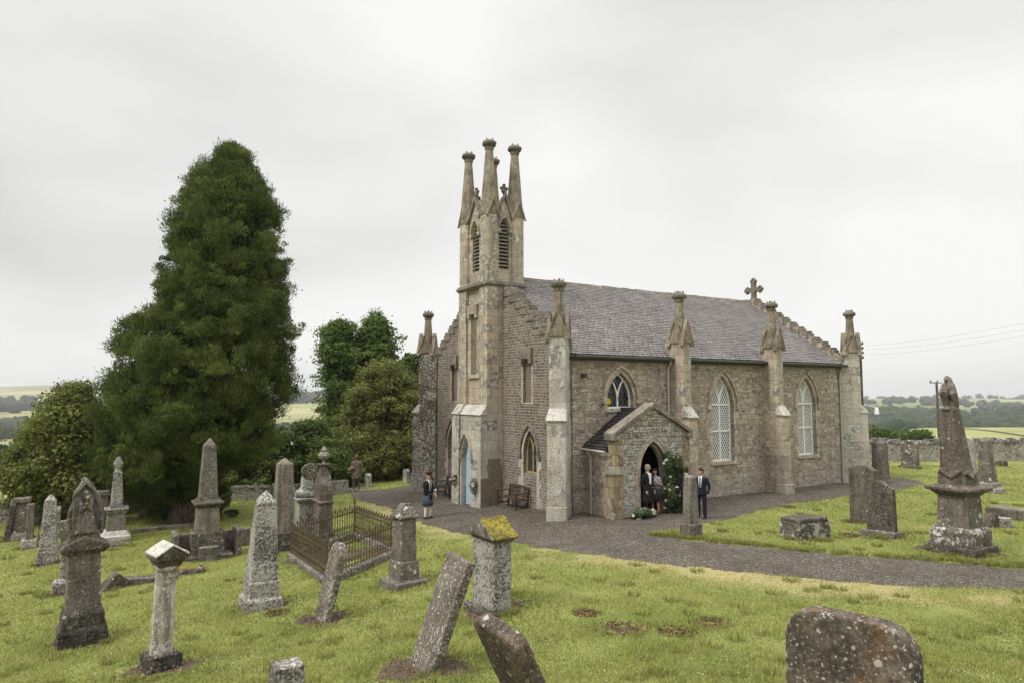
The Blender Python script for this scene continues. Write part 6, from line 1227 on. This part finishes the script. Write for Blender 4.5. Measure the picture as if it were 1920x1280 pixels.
# ------------------------------------------------------------------ people
SK = plain('skin', (.42, .23, .165), .55, 0, .08); BLK = plain('black_cloth', (.014, .014, .017), .85, 0, .2); NAVY = plain('navy_cloth', (.012, .015, .028), .85, 0, .2); WHT = plain('white_shirt', (.66, .66, .66), .7, 0, .04)
SHO = plain('black_leather', (.012, .011, .010), .4); HBR = plain('brown_hair', (.045, .026, .015), .8, 0, .3); HGR = plain('grey_hair', (.28, .25, .22), .8, 0, .2); GREYD = plain('charcoal_dress', (.045, .045, .05), .8, 0, .3); SHAWL = plain('grey_wrap', (.24, .235, .25), .8, 0, .3, 40); SOCK = plain('cream_hose', (.68, .66, .60), .9, 0, .06); RED = plain('red_hackle', (.42, .04, .04), .8); DKHAT = plain('black_hair_or_hat', (.02, .015, .015), .8); SILV = plain('pipe_fittings', (.35, .34, .33), .4)
def tartan():
    t = NT('blue_tartan', .9); v = t.coord(rnd=False); sp_ = t.n('ShaderNodeSeparateXYZ'); t.l(v, sp_.inputs[0]); col = (.035, .045, .09)
    c = t.mix(0.0, (.05, .065, .14), (.05, .065, .14))
    ang = t.math('MULTIPLY', t.math('ARCTAN2', sp_.outputs[0], sp_.outputs[1]), .2)
    for src, fr in ((ang, 14), (sp_.outputs[2], 14)):
        q = t.math('FRACT', t.math('MULTIPLY', src, fr)); c = t.mix(t.math('MULTIPLY', t.math('LESS_THAN', q, .42), .5), c, (.03, .06, .035)); c = t.mix(t.math('MULTIPLY', t.math('LESS_THAN', t.math('ABSOLUTE', t.math('SUBTRACT', q, .7)), .06), .6), c, (.30, .32, .36))
    return t.out(c)
TART = tartan()
def hand(m, w_, d, up, side=1, r=.0095, curl=.5):
    """palm and five fingers; d points along the fingers, up is the back of the hand"""
    d = Vector(d).normalized(); up = Vector(up); up = (up - d * up.dot(d)).normalized(); s_ = d.cross(up) * side; w_ = Vector(w_)
    m.limb([(*(w_), .026), (*(w_ + d * .05), .030), (*(w_ + d * .085), .028)], 8)
    for i, L_ in enumerate((.068, .078, .072, .055)):
        b = w_ + d * .088 + s_ * (.026 - .0175 * i); k1 = b + (d * math.cos(curl * .5) - up * math.sin(curl * .5)) * L_ * .5; k2 = k1 + (d * math.cos(curl * 1.4) - up * math.sin(curl * 1.4)) * L_ * .5
        m.limb([(*b, r), (*k1, r * .95), (*k2, r * .85)], 6)
    b = w_ + d * .03 + s_ * .03; m.limb([(*b, r * 1.15), (*(b + s_ * .025 + d * .025 - up * .01), r * 1.05), (*(b + s_ * .03 + d * .055 - up * .02), r * .9)], 6)
def head(m, c, yaw=0, pitch=0, s_=1.0):
    Mh = Matrix.Translation(c) @ Matrix.Rotation(yaw, 4, 'Z') @ Matrix.Rotation(pitch, 4, 'X')
    m.ring([[(rx * math.cos(a) * s_, (ry * math.sin(a) + oy) * s_, z * s_) for a in [2 * math.pi * i / 20 for i in range(20)]] for z, rx, ry, oy in ((-.115, .030, .035, -.045), (-.095, .048, .060, -.030), (-.05, .062, .082, -.010), (0, .072, .094, 0), (.045, .075, .098, .004), (.085, .062, .082, .006), (.112, .034, .045, .006), (.12, .008, .01, .006))], M=Mh)
    m.tube([(0, -.092 * s_, .02 * s_), (0, -.112 * s_, -.018 * s_), (0, -.092 * s_, -.032 * s_)], [.008 * s_, .014 * s_, .008 * s_], 6, Mh)      # nose
    for q in (-1, 1):
        m.ball((q * .076 * s_, .01 * s_, -.01 * s_), .010 * s_, .020 * s_, .032 * s_, 8, Mh, 5); m.ball((q * .03 * s_, -.086 * s_, .015 * s_), .013 * s_, .01 * s_, .008 * s_, 6, Mh, 5)
    m.tube([(-.025 * s_, -.086 * s_, -.058 * s_), (0, -.094 * s_, -.056 * s_), (.025 * s_, -.086 * s_, -.058 * s_)], .007 * s_, 5, Mh); return Mh
def person(label, loc, rz, ht, arms, legs=None, hair=HBR, jacket=BLK, legs_mat=BLK, coat_len=.80, hyaw=0, hpitch=0, skirt=None, shirt=True, tie=BLK, female=False, slim=1.0, socks=None, jacketskirt=True, sleeves=True, hairfull=False):
    k = ht / 1.78; e_ = empty('person', loc, rz, label, 'person'); e_.scale = (k, k, k); sw = .185 if not female else .16
    legs = legs or [((.095, 0, .93), (.11, -.02, .50), (.12, .0, .09)), ((-.095, 0, .93), (-.11, -.01, .50), (-.12, .02, .09))]
    b = MB()
    b.ring([[(rx * math.cos(a), ry * math.sin(a) + oy, z) for a in [2 * math.pi * i / 20 for i in range(20)]] for z, rx, ry, oy in ((.86, .10, .09, 0), (.92, .165, .11, 0), (1.02, .155, .105, 0), (1.12, .145, .10, 0), (1.28, .17, .115, 0), (1.40, .175, .11, 0), (1.46, .13, .085, .01), (1.50, .07, .06, .01))])
    b.limb([(0, .01, 1.46, .06), (0, -.005, 1.58, .055)], 10); Mh = head(b, (0, -.02, 1.665), hyaw, hpitch)
    for h_, kn, an in legs:
        b.limb([(*h_, .085), (*(Vector(h_).lerp(Vector(kn), .5)), .075), (*kn, .055), (*(Vector(kn).lerp(Vector(an), .4)), .056), (*an, .038)], 10); b.limb([(an[0], an[1] + .02, .055, .042), (an[0] * 1.05, an[1] - .12, .04, .038), (an[0] * 1.08, an[1] - .17, .032, .028)], 8)
    for sgn, (el, wr, fd, up) in zip((1, -1), arms):
        sh = Vector((sgn * sw, .0, 1.42)); b.limb([(*sh, .055), (*Vector(el), .042), (*Vector(wr), .028)], 10); hand(b, wr, fd, up, sgn)
    b.build('body', SK, e_, worn=(.0085, 0, .1, 1))
    if jacket:
        j = MB(); zb = coat_len; fl = .0
        j.ring([[(rx * math.cos(a), ry * math.sin(a) + oy, z) for a in [2 * math.pi * i / 24 for i in range(24)]] for z, rx, ry, oy in ((zb, .205 if zb > .6 else .25, .15 if zb > .6 else .19, .01), (.98, .19, .135, 0), (1.10, .172, .125, 0), (1.28, .195, .138, 0), (1.40, .205, .13, 0), (1.465, .16, .105, .008), (1.50, .09, .08, .012))])
        if sleeves:
            for sgn, (el, wr, fd, up) in zip((1, -1), arms): sh = Vector((sgn * sw, .0, 1.41)); w2 = Vector(el).lerp(Vector(wr), .93); j.limb([(*sh, .072), (*(sh.lerp(Vector(el), .5)), .066), (*Vector(el), .058), (*w2, .044)], 12)
        j.build('jacket', jacket, e_, worn=(.012, .008, .08, 1))
    if shirt:
        f = MB(); f.prism([(-.068, -.128, 1.47), (.068, -.128, 1.47), (.03, -.156, 1.12), (-.03, -.156, 1.12)], [(-.068, -.07, 1.50), (.068, -.07, 1.50), (.03, -.09, 1.12), (-.03, -.09, 1.12)]); f.lathe([(.066, 1.47), (.062, 1.535)], 14, 0, 0); f.build('shirt', WHT, e_)
        if tie: f = MB(); f.prism([(-.016, -.135, 1.49), (.016, -.135, 1.49), (.024, -.166, 1.14), (0, -.168, 1.10), (-.024, -.166, 1.14)], [(-.014, -.10, 1.50), (.014, -.10, 1.50), (.022, -.13, 1.12), (0, -.13, 1.07), (-.022, -.13, 1.12)]); f.build('tie', tie, e_)
    if legs_mat:
        t_ = MB()
        for h_, kn, an in legs: t_.limb([(h_[0], h_[1], .96, .10), (*(Vector(h_).lerp(Vector(kn), .5)), .092), (*kn, .075), (*(Vector(kn).lerp(Vector(an), .6)), .068), (an[0], an[1], .10, .062)], 12)
        t_.build('trousers', legs_mat, e_, worn=(.012, .008, .08, 1))
    if skirt:
        mt, zt, zb2, r0, r1, pl = skirt; t_ = MB(); t_.ring([[(r * (1 + pl * math.cos(22 * a)) * math.cos(a), r * .78 * (1 + pl * math.cos(22 * a)) * math.sin(a), z) for a in [2 * math.pi * i / 132 for i in range(132)]] for z, r in ((zb2, r1), ((zt + zb2) / 2, (r0 + r1) / 2 * 1.02), (zt, r0))]); t_.build('kilt' if pl > .02 else 'dress', mt, e_, smooth=True)
    if socks:
        t_ = MB()
        for h_, kn, an in legs: t_.limb([(kn[0], kn[1], kn[2] - .05, .064), (*(Vector(kn).lerp(Vector(an), .35)), .066), (an[0], an[1], .11, .046)], 12); t_.lathe([(.073, kn[2] - .10), (.075, kn[2] - .03)], 14, kn[0], kn[1])
        t_.build('hose', socks, e_, smooth=True)
    for h_, kn, an in legs:
        s_ = MB(); s_.limb([(an[0], an[1] + .035, .045, .048), (an[0] * 1.05, an[1] - .10, .042, .050), (an[0] * 1.08, an[1] - .19, .03, .034)], 10); s_.box(an[0] - .04, an[0] + .04, an[1] - .2, an[1] + .075, 0, .02); s_.build('shoe', SHO, e_, worn=(.012, 0, .1, 1))
    hr = MB(); hr.ring([[(rx * math.cos(a), ry * math.sin(a) + .012, z) for a in [2 * math.pi * i / 20 for i in range(20)]] for z, rx, ry in ((.035, .084, .103), (.075, .083, .104), (.115, .062, .080), (.137, .02, .03))], M=Mh); hr.ball((0, .045, .0), .078, .07, .095 if not hairfull else .14, 12, Mh)
    hr.build('hair', hair, e_, worn=(.010, .012, .03, 0)); e_['_mh'] = 1
    return e_, Mh
# bagpiper, facing right
pp = at(802, 972); hL = (.20, -.30, 1.22); 
e_, Mh = person('bagpiper in black jacket and blue tartan kilt playing before the church corner', pp, R(50), 1.80, [((.27, -.06, 1.14), (.06, -.30, 1.16), (-.2, -.7, -.4), (.3, -.6, .5)), ((-.27, -.08, 1.16), (-.03, -.33, 1.04), (.25, -.8, -.3), (-.3, -.6, .5))],
                jacket=BLK, legs_mat=None, skirt=(TART, 1.02, .52, .17, .235, .03), socks=SOCK, hair=HGR, tie=BLK, coat_len=.93, hpitch=.05)
hb = MB(); hb.ring([[(rx * math.cos(a), ry * math.sin(a) + .01, z) for a in [2 * math.pi * i / 18 for i in range(18)]] for z, rx, ry in ((.05, .085, .105), (.10, .088, .11), (.16, .075, .10), (.185, .05, .08))], M=Mh); hb.build('bonnet', DKHAT, e_)
hb = MB(); hb.limb([(-.07, .0, .13, .02), (-.065, .03, .21, .028), (-.05, .06, .26, .018)], 8, Mh); hb.ball((-.0, .0, .19), .03, .03, .02, 8, Mh); hb.build('hackle', RED, e_)
sp = MB(); sp.ball((0, -.19, .86), .075, .03, .09); sp.build('sporran', BLK, e_, smooth=True)
bp = empty('bagpipes', pp, R(50), 'black bagpipes held under the arm of the kilted piper', 'instrument')
m = MB(); m.limb([(.20, -.02, 1.16, .09), (.21, -.18, 1.18, .14), (.14, -.32, 1.24, .09)], 12); m.build('bag', BLK, bp, smooth=True)
for a, dx in ((0, .0), (.09, .05), (-.09, -.05)):
    m = MB(); m.tube([(.16 + dx, -.14, 1.25), (.22 + dx, .05, 1.56), (.28 + dx * 2, .22, 1.86 - abs(dx) * 2), (.285 + dx * 2, .24, 1.9 - abs(dx) * 2)], [.024, .022, .02, .034], 8); m.build('drone', SHO, bp)
m = MB(); m.tube([(.12, -.34, 1.26), (.02, -.44, 1.14), (-.02, -.48, .93)], [.022, .018, .028], 8); m.build('chanter', SILV, bp); m = MB(); m.tube([(.16, -.2, 1.28), (.08, -.2, 1.45), (.0, -.135, 1.61)], .009, 6); m.build('blowpipe', SILV, bp)
def stand(s_, n_): w = cw(s_, n_); w.z = .02 if n_ > -PQ - .2 else g1(w.x, w.y) + .025; return w
# couple in the doorway
A_ = [((.27, .03, 1.13), (.22, -.10, .90), (0, -.4, -1), (1, 0, .1)), ((-.27, .03, 1.13), (-.20, -.12, .90), (0, -.4, -1), (-1, 0, .1))]
pm_ = at(1216, 968); e_, Mh = person('grey haired man in long black coat and white shirt standing in the porch doorway', pm_ + Vector((0, .1, .02)), R(35), 1.86, A_, hair=HGR, jacket=BLK, legs_mat=NAVY, coat_len=.48, hyaw=.35, tie=None)
m = MB(); m.ball((0, -.085, -.055), .052, .045, .045, 12, Mh); m.build('face_mask', BLK, e_, smooth=True)
pw_ = at(1229, 966); e_, Mh = person('woman in charcoal dress and light grey wrap standing beside the grey haired man', pw_ + Vector((.03, .12, .02)), R(-25), 1.68, [((.25, .0, 1.14), (.12, -.22, 1.26), (-.3, -.3, .8), (0, -1, .2)), ((-.24, -.02, 1.15), (-.14, -.2, 1.05), (.6, -.6, .2), (-.3, -.7, .5))],
                hair=DKHAT, jacket=SHAWL, legs_mat=None, coat_len=1.08, skirt=(GREYD, 1.34, .50, .15, .21, .012), shirt=False, female=True, hyaw=-.3, hairfull=True)
m = MB(); m.ball((0, -.085, -.055), .052, .045, .045, 12, Mh); m.build('face_mask', BLK, e_, smooth=True)
# two young men right of the porch
pa = at(1316, 972); person('young man in navy suit, white shirt and dark tie standing right of the grey post', pa, R(-32), 1.80, [((.28, .04, 1.15), (.25, -.04, .90), (0, -.2, -1), (1, 0, .1)), ((-.28, .02, 1.14), (-.16, -.2, .96), (.5, -.5, -.5), (-.6, -.4, .3))], jacket=NAVY, legs_mat=NAVY, hyaw=-.5, coat_len=.86)
pb = at(1292, 968); person('dark haired man in black suit seen from behind, mostly hidden by the grey post', pb + Vector((0, .3, 0)), R(160), 1.78, A_, jacket=BLK, legs_mat=BLK, hyaw=.2, coat_len=.80)
# ------------------------------------------------------------------ air
hz = MB(); hz.box(-4500, 5600, -60, 5600, -72, 78); ho = hz.build('haze', None); ho.data.materials.clear()
mt = bpy.data.materials.new('hazy_air'); mt.use_nodes = True; nt = mt.node_tree; nt.nodes.clear(); vo = nt.nodes.new('ShaderNodeVolumePrincipled'); oo = nt.nodes.new('ShaderNodeOutputMaterial'); vo.inputs['Density'].default_value = .00017; vo.inputs['Color'].default_value = (.93, .95, .97, 1); vo.inputs['Anisotropy'].default_value = .3
nt.links.new(vo.outputs[0], oo.inputs['Volume']); ho.data.materials.append(mt); tag(ho, 'thin pale haze over the valley', 'haze', kind='stuff')
for o in bpy.data.objects:
    if 'category' in o and 'kind' not in o: o['kind'] = 'thing'
    for k in ('_s', '_mh'):
        if k in o: del o[k]
